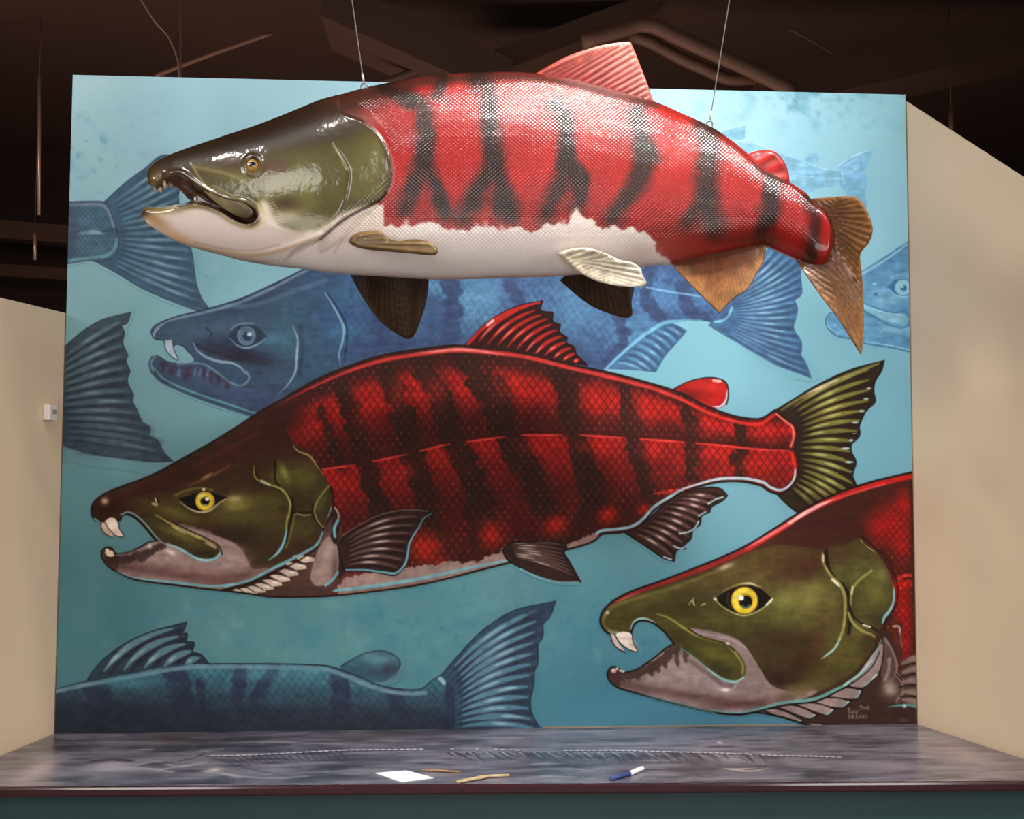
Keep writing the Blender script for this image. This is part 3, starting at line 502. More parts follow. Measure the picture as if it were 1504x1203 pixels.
def paint_front_salmon(cv, X, Y):
    S, F, A = cv.stroke, cv.fill, cv.air; bk = (30,18,14); cy = (124,184,190)
    top = [(883,912),(885,902),(892,892),(906,881),(930,869),(965,857),(1010,840),(1060,820),(1100,801),(1150,770),(1175,754),(1205,737),(1240,722),(1285,708),(1362,690,1)]
    rest = [(1362,1085,1),(1260,1078),(1215,1068),(1185,1063),(1150,1052),(1112,1045),(1085,1048),(1050,1045),(1010,1036),(970,1026),(930,1015),(908,1008),(896,998),(894,988),(900,981),(908,984),(915,990),(935,985),(950,976),(965,965),(980,953),(993,946,1)]
    roof = [(985,937),(975,925),(960,914),(946,910),(935,912),(928,920),(926,927),(905,931),(893,928),(886,921)]
    S(top + rest + roof, 6, bk, 1, 1.6, closed=True)
    M = F(top + rest + roof, (68,52,30), owner=8, keep=True); cv.clip = M
    # dark red back
    F([(1000,830,1),(1100,790),(1200,725),(1362,670),(1362,1100),(1300,1100),(1320,900),(1300,830),(1262,790),(1220,800),(1180,850),(1120,850),(1060,850)], (70,32,24), .96, 22)
    A(1180,800,90,34,(70,34,26),.9,-28); A(1330,980,60,120,(66,34,26),.8); A(1240,760,60,30,(68,32,24),.8,-20); A(1090,830,60,18,(88,56,34),.7,-25)
    # scales flank
    Mf = F([(1255,760,1),(1270,745),(1300,735),(1325,730),(1337,745),(1340,800),(1338,835),(1320,845),(1305,825),(1290,805),(1262,785)], None, keep=True) * M
    for x, y, rx, ry in ((1310,770,24,30),(1328,745,14,26),(1325,800,14,26),(1290,775,18,20),(1322,870,14,28),(1328,900,12,30),(1325,950,14,40)): A(x, y, rx, ry, (176,26,22), .85)
    A(1325,845,20,8,(70,26,22),.8); S([(1318,851),(1326,846),(1337,845)], 5, (226,60,50), .95, 1.8); S([(1318,860),(1337,857)], 12, (204,30,26), .8, 4)
    S([(1342,700),(1345,850),(1350,960)], 12, (62,34,22), .9, 5)
    Mg = np.exp(-(((X - 1318) / 46)**2 + ((Y - 850) / 120)**2)**2) * M * (X > 1245); cv.scales(Mg, 13, 4, 1.2, (74,18,16), .6, hi=(244,96,80), ha=.45, w=.16)
    A(1345,990,20,30,(60,28,24),.7)
    # red rim
    S([(886,906),(896,890),(915,878),(950,864),(1010,843),(1060,824),(1100,805)], 8, (150,44,38), .95, 2.5, ends=(.4,.9)); S([(1100,805),(1150,775),(1175,758),(1205,742),(1240,727),(1285,712),(1350,697)], 8, (196,36,34), .95, 2.5); S([(1095,806),(1130,786),(1160,768)], 5, (232,130,126), .85, 2.5, ends=(.2,.9)); S([(1160,768),(1180,755),(1200,744),(1225,733)], 5.5, (244,190,184), .95, 2, ends=(.8,.1)); S([(1225,733),(1270,719),(1300,711)], 3, (224,92,86), .7, 2)
    S([(893,894),(915,880),(940,870)], 3, (214,120,104), .7, 2, ends=(.2,.2))
    # green head
    Hd = [(870,900,1),(900,886),(950,868),(1030,842),(1100,812),(1140,800),(1205,805),(1240,800),(1262,790),(1268,798),(1290,815),(1305,840),(1314,868),(1312,890),(1300,910),(1288,930),(1280,955),(1255,985),(1215,1010),(1170,1030),(1120,1040),(1050,1050),(870,1020,1)]
    Mh = F(Hd, None, keep=True) * M
    cv.clip = Mh; F(Hd, (86,80,40), .85, 18)
    S([(888,905),(900,892),(930,880),(975,868),(1020,852),(1055,838)], 6, (140,132,70), .8, 4, ends=(.5,.1)); A(1065,833,12,4,(232,206,190),.85,-22); S([(889,902),(886,914),(894,925),(906,928)], 4, (150,144,84), .8, 2.5); cv.dots([(892,900)], 2.6, (240,228,200), .9, 2)
    A(930,900,60,14,(76,66,32),.8,-20); A(1010,885,70,20,(74,62,32),.85,-15); A(1060,850,50,14,(104,88,46),.7,-20); A(1110,850,50,8,(120,98,58),.5,-25); A(960,880,50,8,(104,96,50),.6,-22)
    A(1170,880,56,26,(130,128,66),.85); A(1200,870,24,20,(136,130,72),.6); A(1150,915,70,16,(104,104,48),.8,10); A(1080,915,60,10,(92,84,42),.7,8); A(1150,940,60,22,(66,50,28),.85,10); A(1180,975,40,40,(58,38,24),.8); A(1150,1000,50,18,(52,32,22),.9,25); A(1215,900,16,40,(96,84,44),.6)
    A(1110,955,40,14,(66,52,30),.7,20); A(1195,995,60,10,(82,78,38),.7,-28); A(1200,945,12,44,(92,44,36),.35,10); A(1185,830,60,22,(74,40,28),.8,-20); A(1140,815,50,12,(96,62,38),.6,-25)
    A(1250,840,30,22,(98,98,48),.85); A(1285,830,20,20,(92,88,46),.6); A(1235,815,24,14,(84,60,38),.7); A(1285,870,22,26,(110,108,54),.85,20); A(1295,845,10,12,(134,128,76),.8,-20); A(1290,910,20,16,(60,58,34),.7); A(1245,900,8,40,(54,34,24),.8)
    A(1240,960,34,34,(100,92,42),.8,-20); A(1265,925,20,10,(110,104,50),.7); A(1215,1000,50,14,(70,60,32),.8,-28); A(1275,950,12,24,(64,54,30),.7)
    # pink band and lower jaw
    F([(1012,922,1),(1040,926),(1072,934),(1090,944),(1104,962),(1118,985),(1132,1005),(1160,1016),(1200,1015),(1170,1034),(1120,1045),(1080,1056),(1000,1050),(880,1010),(880,975),(993,944),(1010,958),(1030,974),(1050,992),(1070,1001),(1088,998),(1096,986),(1092,970),(1080,955),(1062,945),(1030,935)], (152,132,130), 1, 2.2)
    A(1150,1024,60,12,(140,112,104),.8,-8); A(1180,1012,40,8,(112,96,60),.8,-20)
    A(1020,1022,110,8,(98,68,66),.85,10); A(1090,1034,60,6,(96,66,62),.9,-4); A(960,995,60,10,(150,136,126),.7,15); A(1000,985,40,18,(166,148,142),.8,20); A(1040,1000,40,10,(176,158,158),.6,25); A(920,1005,30,8,(90,66,62),.7,15)
    S([(900,992),(930,990),(955,980),(975,967),(993,952)], 15, (76,54,50), .92, 3, noise=5, cell=5, seed=6); 
    for x, y in ((965,985),(975,978),(993,975),(1005,970),(935,996),(955,990),(1008,960)): S([(x, y - 14), (x + 2, y)], 6, (78,56,52), .85, 2.4, noise=2, cell=4)
    F([(908,1010),(895,998),(893,986),(900,980),(908,984),(912,995)], (74,46,44), .9, 4); S([(915,988),(935,983),(950,974),(965,963),(980,951)], 2.4, (186,166,158), .8, 1.6); A(958,968,4.5,3,(244,232,226),.9,-25)
    cv.dots([(901,985)], 3.4, (226,190,184), .9, 2); A(1066,1013,7,3,(250,244,240),.9); S([(1076,1012),(1084,1002)], 3, (196,178,178), .7, 2); S([(1016,928),(1050,934),(1076,940),(1094,952)], 3, (186,164,166), .7, 2.5); A(1090,990,16,24,(140,120,118),.5)
    # maxilla
    F([(962,900,1),(985,906),(1005,920),(1025,932),(1050,939),(1070,946),(1086,962),(1095,980),(1093,991),(1083,998),(1070,998),(1053,990),(1035,975),(1015,962),(997,948),(983,935),(968,918)], (84,78,36), 1, 1.6)
    S([(966,902),(985,909),(1005,923),(1025,934),(1050,941),(1068,948)], 4, (160,152,78), .9, 2, ends=(.3,.5)); S([(1068,948),(1082,962),(1091,978),(1090,990)], 3.4, (158,152,84), .85, 2); A(1050,962,34,9,(108,102,46),.8,22); A(1060,985,20,8,(60,54,30),.8,25); A(1000,940,24,8,(64,52,28),.7,35); cv.dots([(1068,946)], 3, (232,216,200), .9, 2)
    S([(1035,978),(1052,992),(1068,1000),(1082,1001),(1092,995)], 4, (150,206,206), .95, 1.6, ends=(.2,.6)); S([(1000,952),(1020,966),(1036,980)], 2.2, (112,160,156), .7, 1.6); S([(1010,968),(1040,990),(1062,1006),(1074,1007)], 6, (110,84,84), .6, 4)
    S([(1012,924),(1030,935),(1060,944),(1078,955)], 2, bk, .8, 1.6)
    # eye
    F([(1050,879,1),(1062,871),(1075,864),(1095,860),(1115,864),(1134,879,1),(1120,892),(1104,901),(1085,902),(1068,896)], (24,16,10), 1, 1.4)
    S([(1062,868),(1080,860),(1100,857),(1118,862)], 3, (152,146,84), .85, 2, ends=(.2,.5)); S([(1090,857),(1103,857),(1112,861)], 3, (230,220,190), .7, 2, ends=(.1,.1)); S([(1050,880),(1060,890),(1075,899),(1092,904),(1108,900),(1122,892),(1134,880)], 2.6, (190,184,128), .85, 1.8, ends=(.5,.5)); cv.dots([(1050,880)], 2.4, (232,226,206), .9, 2); S([(1126,888),(1134,880),(1131,884)], 3, (232,226,206), .8, 1.8)
    cv.dots([(1093,882)], 20.5, (150,120,30)); cv.dots([(1093,882)], 19, (226,196,52)); cv.dots([(1091,880)], 15, (242,222,84), 1, 3); cv.dots([(1095,883)], 11.5, (206,158,36), 1, 2.5); cv.dots([(1095,884)], 9.4, (24,18,16)); cv.dots([(1088,878)], 4, (255,252,240), 1, 1.6); S([(1090,890),(1096,893),(1101,889)], 3, (110,150,140), .8, 1.6); S([(1070,872),(1068,884),(1074,893)], 3, (90,76,30), .6, 2)
    for p in ([(1012,888),(1016,882),(1020,889)], [(1018,880),(1019,888)], [(1030,889),(1036,886)]): S(p, 2, (196,184,140), .8, 1.4)
    # gill lines
    lt = (164,158,90)
    S([(1213,808),(1216,832),(1226,850),(1240,862),(1248,880),(1250,905),(1246,930)], 5, bk, .85, 2.4); S([(1208,812),(1209,826),(1220,845),(1233,858),(1240,874),(1241,900),(1238,925),(1232,940)], 5, lt, .9, 2, ends=(.4,.8)); S([(1222,851),(1232,860)], 3.6, (240,230,206), .9, 1.8); S([(1209,816),(1209,824)], 3, (226,216,190), .8); S([(1234,938),(1226,952),(1214,962),(1206,968)], 3.2, (166,206,200), .95, 1.6, ends=(.7,.1))
    S([(1280,838),(1262,852),(1251,868),(1250,892),(1256,908),(1266,916)], 3.4, lt, .85, 1.8); S([(1252,862),(1251,872)], 3, (226,216,190), .8); S([(1246,900),(1252,914),(1265,926),(1280,932),(1290,940)], 4.4, lt, .85, 2, ends=(.8,.2)); S([(1248,890),(1256,908),(1270,918),(1285,924),(1294,932)], 3.4, bk, .9, 1.8); S([(1268,918),(1278,921)], 3, (236,226,210), .85)
    S([(1261,781),(1266,794),(1280,806),(1293,814)], 4, (178,168,104), .9, 1.8, ends=(.3,.8)); S([(1293,814),(1304,832),(1312,852),(1313,868)], 4, (160,150,98), .9, 1.8); S([(1313,866),(1313,882),(1306,898),(1298,908),(1296,926)], 4.4, (140,196,208), .95, 1.6, ends=(.5,.3))
    cv.clip = M; S([(1266,788),(1284,804),(1299,816),(1310,835),(1318,860),(1317,885),(1308,903),(1300,915),(1298,930)], 2.2, bk, .85, 1.6)
    # throat
    F([(1297,926),(1310,935),(1320,965),(1322,1000),(1330,1020),(1362,1040),(1362,1100),(1230,1090),(1180,1066),(1200,1050),(1240,1030),(1275,990),(1292,955)], (66,44,38), .97, 4)
    S([(1322,918),(1320,935),(1322,965)], 7, (66,48,44), .9, 3); S([(1312,920),(1320,920),(1322,930)], 3, (196,180,172), .85, 1.8); S([(1322,930),(1324,950)], 2, (130,104,100), .8)
    F([(1298,934,1),(1308,950),(1316,968),(1318,990),(1312,1000),(1300,1010),(1294,990),(1294,960)], (92,72,66), 1, 2.4); S([(1300,938),(1310,955),(1317,975),(1316,992)], 3, (150,130,120), .8, 2); S([(1306,968),(1305,985),(1300,998)], 5, (156,136,126), .8, 3)
    A(1308,1012,12,12,(176,160,150),.9,-20); A(1330,1008,6,20,(120,96,90),.5); S([(1316,990),(1326,1002),(1328,1016),(1318,1030)], 7, (130,108,102), .85, 3); S([(1316,990),(1327,1002),(1330,1018),(1318,1032)], 2, bk, .7)
    F([(1322,972,1),(1340,964),(1362,958,1),(1362,1050,1),(1340,1036),(1328,1024),(1328,1000)], (84,64,58), 1, 2)
    for y0, y1 in ((974,965),(988,982),(1002,1000),(1016,1020),(1028,1036)):
        S([(1326,y0),(1340,(y0+y1)/2-2),(1362,y1)], 9, (150,130,120), .75, 3, ends=(.4,1)); S([(1322,y0+7),(1340,(y0+y1)/2+5),(1362,y1+8)], 2.4, bk, .8, 1.6)
    S([(1305,1038),(1322,1036),(1338,1036),(1362,1044)], 4, (106,160,164), .9, 2, ends=(.2,.8)); cv.dots([(1328,1037)], 2.4, (190,220,220), .8, 2)
    # gill rays
    rays = [((1246,1008),(1294,945),(1290,992),(1268,1010)), ((1216,1024),(1238,1011),(1266,1014),(1258,1027)), ((1192,1034),(1214,1025),(1250,1030),(1236,1040)), ((1166,1034),(1190,1032),(1226,1042),(1214,1051)), ((1140,1038),(1165,1036),(1200,1050),(1188,1056)), ((1120,1043),(1140,1041),(1180,1058),(1168,1062)), ((1112,1046),(1122,1045),(1134,1052),(1126,1052)), ((1178,1062),(1195,1062),(1215,1067),(1200,1069))]
    for k, (a, b, c, d) in enumerate(rays):
        mx = ((b[0]+c[0])/2, (b[1]+c[1])/2 - 2) if k else (1296,970)
        P = [a + (1,), b, mx, c + (1,), d]
        F(P, (152,132,128)); cv.clip = F(P, None, keep=True) * M
        S([a, b], 3, (206,178,172), .8, 2.4); S([d, c], 5, (126,170,168), .85, 3); S([((c[0]*2+d[0])/3, (c[1]*2+d[1])/3 - 1), (c[0]-3, c[1])], 3, (204,228,226), .9, 1.8); cv.clip = M
        S(P, 2, bk, .9, 1.4, closed=True)
    S([(1050,1044),(1085,1047),(1120,1040),(1150,1032),(1195,1027),(1225,1014),(1250,1000),(1275,978),(1288,955),(1294,940)], 4.6, (110,164,160), .95, 1.8, ends=(.4,.3)); S([(1240,1006),(1262,990),(1280,970)], 3, (176,208,202), .8, 1.8); S([(1100,1048),(1150,1036),(1195,1031),(1228,1017),(1255,1001),(1280,980),(1292,957)], 2, bk, .85, 1.4)
    # signature and date
    w = (196,184,176)
    for p in ([(1246,1047),(1246,1040),(1249,1041),(1247,1043),(1250,1047)], [(1253,1044),(1251,1046),(1254,1047),(1254,1044)], [(1256,1044),(1257,1047)], [(1260,1044),(1257,1051)],
              [(1262,1037),(1267,1037)], [(1264,1037),(1264,1042)], [(1267,1042),(1267,1039),(1269,1039)], [(1271,1039),(1270,1041),(1272,1041),(1271,1039)], [(1274,1042),(1274,1037)], [(1276,1042),(1276,1037)],
              [(1249,1049),(1246,1051),(1247,1055),(1250,1053)], [(1252,1055),(1252,1050),(1254,1051),(1252,1053),(1255,1055)], [(1257,1055),(1258,1050),(1260,1055)], [(1262,1055),(1262,1050),(1265,1052),(1262,1055)], [(1267,1055),(1267,1049)], [(1270,1050),(1267,1053),(1270,1055)], [(1272,1051),(1272,1055)]): S(p, 1.0, w, .6, 1.2)
    for x in (1322,1326): S([(x,1055),(x+1.5,1054),(x+2.5,1055),(x,1059),(x+3,1059)] if x == 1322 else [(x+.5,1056),(x+2.5,1056),(x+2.5,1059),(x+.5,1059),(x+.5,1056)], .9, (150,140,140), .6, 1)
    S([(1331,1055),(1331,1059)], .9, (150,140,140), .6, 1); S([(1334,1055),(1334,1059)], .9, (150,140,140), .6, 1)
    cv.clip = None
    S([(1050,1047),(1010,1037),(970,1027),(930,1016)], 2.6, (96,150,150), .7, 1.4, ends=(.8,.1)); S([(926,924),(930,914),(938,909),(950,909),(962,914)], 3, (170,206,200), .9, 1.4, ends=(.4,.2)); S([(893,926),(900,930),(910,929)], 2.4, (140,170,150), .7)
    # teeth
    F([(896,930,1),(902,932),(908,944),(919,958,1),(907,953),(899,942)], (206,184,168)); S([(896,931),(900,944),(908,953),(919,958)], 1.6, bk, .85)
    F([(903,932,1),(912,928),(924,929),(929,934),(930,944),(936,957,1),(924,954),(912,945)], (234,216,204)); A(930,948,5,7,(196,170,150),.7,-25); S([(903,932),(911,945),(924,954),(936,957),(930,944),(928,930)], 1.6, bk, .8)
    cv.dots([(906,982),(911,985),(915,986)], 1.8, (226,214,196), .9)
# ---------------------------------------------------------------- the sculpture: traced outlines and the colours of its paint, some underside shade included
FX0, FY0 = 190, 40
FISH_TOP = [(216,260),(218,250),(226,240),(241,231),(273,219),(306,208),(340,197),(380,184),(420,169),(470,149),(500,141),(533,132),(570,124),(620,115),(660,111),(700,109),(760,108),(800,112),(850,121),(900,134),(960,151),(1000,168),(1042,187),(1072,207),(1098,229),(1118,247),(1138,259),(1161,271),(1180,283),(1192,293)]
FISH_END = [(1204,304),(1217,326),(1223,352),(1217,381),(1203,396)]
FISH_BOT = [(1188,395),(1174,385),(1160,377),(1134,366),(1120,361),(1090,366),(1050,374),(1020,380),(985,389),(965,390),(945,392),(900,400),(839,404),(812,406),(779,407),(730,408),(680,410),(630,410),(563,406),(513,403),(480,400),(440,394),(400,390),(356,383),(326,375),(306,370),(281,363),(256,353),(231,339),(214,326)]
FISH_JAW = [(207,316),(208,311),(219,303),(225,305),(240,305),(256,303),(273,299),(281,295)]
FISH_NOTCH = [(276,292),(271,286),(263,278),(256,274),(250,269),(246,267),(242,274),(234,279),(226,276),(219,271)]
GILL = [(500,160),(532,177),(552,192),(566,212),(574,238),(575,262),(568,282),(556,296),(530,309),(505,323),(484,340),(470,352)]
def fish_outline(): return FISH_TOP + FISH_END + FISH_BOT + FISH_JAW + FISH_NOTCH
MOUTH = [(243,264),(252,256),(266,255),(278,262),(290,272),(310,284),(335,294),(358,298),(374,307),(379,317),(374,326),(362,330),(344,324),(326,313),(306,304),(284,300),(262,304),(255,290),(250,275)]
MAXILLA = [(283,246),(292,248),(306,260),(322,272),(340,283),(356,294),(368,305),(372,313),(366,320),(352,319),(336,311),(320,300),(304,286),(292,272),(284,258)]

def paint_sculpture(cv):
    S, F, A = cv.stroke, cv.fill, cv.air
    X = cv.XX + FX0; Y = cv.YY + FY0
    cv.C[:] = rgb((152,21,17))
    n = fbm(cv.h, cv.w, 40, 3, 3); cv.C *= (.90 + .2 * n)[..., None]
    A(1100,300,90,60,(166,24,18),.4); A(1010,370,50,20,(144,28,18),.5)
    # dusky back
    S([(430,150),(500,140),(570,124),(640,112),(740,106),(820,112),(900,132),(960,148)], 26, (62,30,22), .92, 10); S([(960,150),(1042,187),(1098,229),(1161,271),(1195,293)], 9, (84,30,22), .8, 7)
    S([(480,165),(520,150),(560,142)], 26, (66,34,24), .8, 20); A(535,165,30,14,(110,34,28),.5)
    bk = (30,19,12)
    B = [([(596,140),(612,150),(624,166),(624,200),(620,233),(610,266),(596,308)],17),([(622,236),(634,262),(650,294),(655,310)],11),([(700,118),(716,133),(719,165),(720,200),(726,233),(718,256),(700,283),(680,320)],19),([(724,230),(736,262),(744,300),(752,320)],13),([(740,292),(744,306)],26),
         ([(815,150),(829,176),(832,206),(832,240),(819,276),(799,320)],17),([(834,235),(852,262),(852,290),(846,305)],18),([(935,165),(942,200),(946,233),(939,266),(919,292),(899,322)],20),([(950,220),(962,235)],14),
         ([(1030,178),(1040,200),(1041,218),(1038,256),(1041,296),(1048,340)],22),([(1036,290),(1020,312),(1006,334)],14),([(1120,240),(1134,262),(1134,285),(1131,311),(1120,340),(1122,352)],18),([(1186,290),(1194,308),(1196,331),(1193,360),(1186,388)],14),([(560,130),(600,145)],14),([(655,112),(640,140)],12),([(640,292),(652,320)],8)]
    for i, (p, w) in enumerate(B):
        S(p, w * 1.8, bk, .45, 12, noise=6, cell=20, seed=i); S(p, w, bk, .75, 8, noise=8, cell=13, seed=40 + i, ends=(.8,.6), mid=1.15)
    for x, y, rx, ry in ((852,265,15,13),(738,300,16,20),(630,225,13,34),(726,215,14,30),(942,225,16,32),(1042,330,20,18),(700,290,10,22),(830,210,12,34),(604,150,14,10),(1132,300,10,24)): A(x, y, rx, ry, bk, .5)
    A(1100,350,50,12,(90,30,20),.7); A(1180,330,16,40,(170,34,28),.3); A(940,350,60,14,(140,36,26),.6); A(1000,340,50,20,(120,34,26),.5)  # underside of tail and lower flank darkened, mostly shade put into the colour
    # white belly with a torn edge
    edge = [(561,300,1),(562,332,1),(575,330),(585,334),(597,328),(604,332),(620,328),(640,328),(655,337),(668,336),(690,338),(702,331),(712,334),(724,331),(736,338),(750,334),(763,333),(779,341),(792,337),(803,328),(812,333),(822,326),(832,332),(840,318),(847,309),(855,318),(862,323),(870,320),(878,332),(890,336),(903,331),(915,338),(926,333),(938,341),(948,340),(956,350),(964,356),(962,366),(972,374),(985,384),(990,400,1),(980,420,1),(200,420,1),(200,330,1),(280,330),(400,335),(470,352),(505,323),(540,305)]
    F(edge, (238,222,216), 1, 2.5, noise=3, cell=5, seed=5)
    for x, y in ((597,327),(713,331),(840,318),(847,310),(828,328),(700,333),(737,336)): A(x, y, 4, 6, (236,216,210), .7)
    A(700,372,260,26,(240,230,226),.6); A(940,372,26,16,(214,190,180),.6)
    # head
    H = [(200,200,1),(470,140),(500,160),(532,177),(552,192),(566,212),(574,238),(575,262),(568,282),(556,296),(530,309),(505,323),(484,340),(455,362),(400,385),(200,400,1)]
    M = F(H, None, keep=True, feather=1.5); cv.clip = M
    cv.field(M, rgb((84,76,40)) * np.ones_like(cv.C))
    A(400,190,150,26,(44,28,18),1,-20); A(470,175,60,26,(46,28,18),.95); A(320,215,110,18,(44,30,18),.95,-20); A(250,240,30,12,(60,48,26),.8,-20); A(520,180,30,14,(60,44,26),.8)
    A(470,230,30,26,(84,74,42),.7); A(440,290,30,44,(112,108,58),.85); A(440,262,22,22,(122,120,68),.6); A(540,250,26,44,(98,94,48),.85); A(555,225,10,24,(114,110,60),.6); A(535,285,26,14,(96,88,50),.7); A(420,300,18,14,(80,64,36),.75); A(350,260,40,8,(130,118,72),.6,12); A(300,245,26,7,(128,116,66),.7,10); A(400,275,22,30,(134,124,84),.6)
    A(418,302,20,12,(52,38,22),.7); A(455,318,40,8,(66,54,28),.5,-10); A(530,300,30,8,(60,50,28),.6,-15); A(470,200,60,16,(44,30,18),.6,-10)
    A(230,262,16,10,(140,112,70),.9); A(232,252,14,6,(110,90,50),.6); A(250,258,12,5,(140,128,72),.8)
    n2 = fbm(cv.h, cv.w, 12, 9, 3); cv.C += (M * np.clip(n2 - .5, 0, 1) * .9)[..., None] * (rgb((66,54,30)) - cv.C); 
    A(260,235,70,12,(48,36,22),.6,-22); A(380,200,110,22,(40,25,16),.85,-20)
    for x, y, rx, ry in ((336,233,18,7),(403,246,20,10)): A(x, y, rx, ry, (96,66,58), .8, 5)
    for dy in (-7,-3,1,5): S([(386,246 + dy),(404,244 + dy),(420,246 + dy)], 1.6, (70,48,42), .5, 1.6)
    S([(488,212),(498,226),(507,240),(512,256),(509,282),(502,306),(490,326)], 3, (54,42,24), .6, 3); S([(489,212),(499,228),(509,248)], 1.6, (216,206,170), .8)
    S([(532,180),(552,195),(564,214),(571,238),(571,262),(565,280),(553,293)], 7, (70,50,30), .7, 5); 
    for k in range(9): S([(468 + k * 2, 300 + k * 2.6),(486 + k * 2, 312 + k * 2)], 1, (70,62,34), .6)
    # white throat and jaw
    F([(200,330,1),(207,318),(222,308),(250,305),(275,303),(300,306),(326,316),(344,327),(362,333),(377,330),(384,315),(380,300),(388,296),(396,306),(410,330),(440,338),(470,334),(500,316),(530,304),(545,303),(500,330),(470,352),(440,380),(360,410),(200,400,1)], (222,204,196), 1, 9)
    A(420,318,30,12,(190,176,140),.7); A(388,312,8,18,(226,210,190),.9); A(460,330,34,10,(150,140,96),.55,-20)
    A(228,322,22,9,(170,128,84),.85,35); A(212,312,12,8,(76,52,30),.95,-30); A(235,309,24,5,(120,100,48),.85,5); A(275,304,26,4,(140,124,64),.8,-8); A(262,348,34,7,(206,164,120),.85,25)
    S([(240,346),(285,361),(330,370),(370,375),(410,368),(450,354),(475,345)], 5, (206,170,132), .85, 4, ends=(.6,.3)); S([(285,356),(330,365),(372,368),(410,360)], 2.4, (166,134,112), .6, 3)
    S([(290,366),(340,378),(400,388),(440,392)], 6, (196,150,122), .7, 5); S([(380,300),(386,312),(384,326),(370,335),(345,329),(325,318)], 4, (200,182,130), .8, 3)
    for k in range(8): S([(392 + k * 2, 300 + k * 4),(402 + k * 2.4, 297 + k * 4)], 1.2, (226,214,190), .7)
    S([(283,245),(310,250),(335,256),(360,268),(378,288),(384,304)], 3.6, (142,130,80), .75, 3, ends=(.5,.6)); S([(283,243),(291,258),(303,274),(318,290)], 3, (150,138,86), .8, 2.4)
    # mouth interior
    F(MOUTH, (62,34,24), 1, 2.5); A(260,262,16,8,(92,56,48),.8,20); A(262,280,10,12,(84,44,30),.7)
    cv.clip = None; A(508,158,30,11,(52,32,22),.95,-18); A(520,168,22,8,(74,34,24),.8,30)
    F([(470,352),(505,323),(540,306),(556,300),(560,340),(500,360),(470,372)], (222,204,196), 1, 4)
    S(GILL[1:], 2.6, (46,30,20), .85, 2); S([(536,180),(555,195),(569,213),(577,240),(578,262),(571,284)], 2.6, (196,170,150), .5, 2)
    # throat folds left of the pectoral fin
    S([(562,300),(562,325),(560,335)], 3, (236,206,196), .8, 2); S([(556,300),(530,325),(505,350),(490,372)], 2, (170,150,110), .6, 2); S([(540,308),(512,336),(490,360),(470,372)], 2, (170,150,120), .5, 2)
    for k in range(9): S([(486 + k * 7, 336 - k * 3),(497 + k * 7, 333 - k * 3.5)], 1.1, (180,160,140), .5)
# ---------------------------------------------------------------- helpers
def lin(c):
    c = np.asarray(c, float) / 255.0
    return np.where(c <= .04045, c / 12.92, ((c + .055) / 1.055)**2.4)
def mat(name, color=(128,128,128), rough=.5, metal=0.0, spec=.5, coat=0.0, attr=False, bump=None, noise=None, coat_rough=.1):
    m = bpy.data.materials.new(name); m.use_nodes = True; nt = m.node_tree; b = nt.nodes['Principled BSDF']
    b.inputs['Roughness'].default_value = rough; b.inputs['Metallic'].default_value = metal
    b.inputs['Specular IOR Level'].default_value = spec; b.inputs['Coat Weight'].default_value = coat; b.inputs['Coat Roughness'].default_value = coat_rough
    col = tuple(lin(color)) + (1,)
    b.inputs['Base Color'].default_value = col; src = None
    if attr:
        a = nt.nodes.new('ShaderNodeAttribute'); a.attribute_name = 'pigment'; src = a.outputs['Color']
    if noise or bump:
        tc = nt.nodes.new('ShaderNodeTexCoord')
    if noise:                                   # noise = (scale, amount, colour b)
        nz = nt.nodes.new('ShaderNodeTexNoise'); nz.inputs['Scale'].default_value = noise[0]; nz.inputs['Detail'].default_value = 5
        nt.links.new(tc.outputs['Object'], nz.inputs['Vector'])
        mx = nt.nodes.new('ShaderNodeMix'); mx.data_type = 'RGBA'
        mr = nt.nodes.new('ShaderNodeMapRange'); mr.inputs[1].default_value = .35; mr.inputs[2].default_value = .7; mr.inputs[4].default_value = noise[1]
        nt.links.new(nz.outputs['Fac'], mr.inputs[0]); nt.links.new(mr.outputs[0], mx.inputs[0])
        if src: nt.links.new(src, mx.inputs[6])
        else: mx.inputs[6].default_value = col
        mx.inputs[7].default_value = tuple(lin(noise[2])) + (1,); src = mx.outputs[2]
    if src: nt.links.new(src, b.inputs['Base Color'])
    if bump:                                    # bump = (scale, strength, distance)
        nz = nt.nodes.new('ShaderNodeTexNoise'); nz.inputs['Scale'].default_value = bump[0]; nz.inputs['Detail'].default_value = 4
        nt.links.new(tc.outputs['Object'], nz.inputs['Vector'])
        bp = nt.nodes.new('ShaderNodeBump'); bp.inputs['Strength'].default_value = bump[1]; bp.inputs['Distance'].default_value = bump[2]
        nt.links.new(nz.outputs['Fac'], bp.inputs['Height']); nt.links.new(bp.outputs[0], b.inputs['Normal'])
    return m
def tag(o, label=None, cat=None, group=None, kind=None):
    if label: o['label'] = label
    if cat: o['category'] = cat
    if group: o['group'] = group
    if kind: o['kind'] = kind
    return o
def empty(name, loc=(0, 0, 0)):
    o = bpy.data.objects.new(name, None); COL.objects.link(o); o.location = loc; o.empty_display_size = .05; return o
def link(name, me, m, parent=None, smooth=True):
    o = bpy.data.objects.new(name, me); COL.objects.link(o)
    if m: me.materials.append(m)
    if smooth: me.shade_smooth()
    if parent is not None:
        o.parent = parent; o.matrix_parent_inverse = Matrix.Translation(-parent.location) if parent.type == 'EMPTY' else Matrix.Identity(4)
    return o
def pyobj(name, V, Fc, m, parent=None, smooth=False):
    me = bpy.data.meshes.new(name); me.from_pydata([tuple(map(float, v)) for v in V], [], Fc); me.update(); return link(name, me, m, parent, smooth)
def bmobj(name, bm, m, parent=None, smooth=False):
    bmesh.ops.recalc_face_normals(bm, faces=bm.faces)
    me = bpy.data.meshes.new(name); bm.to_mesh(me); bm.free(); return link(name, me, m, parent, smooth)
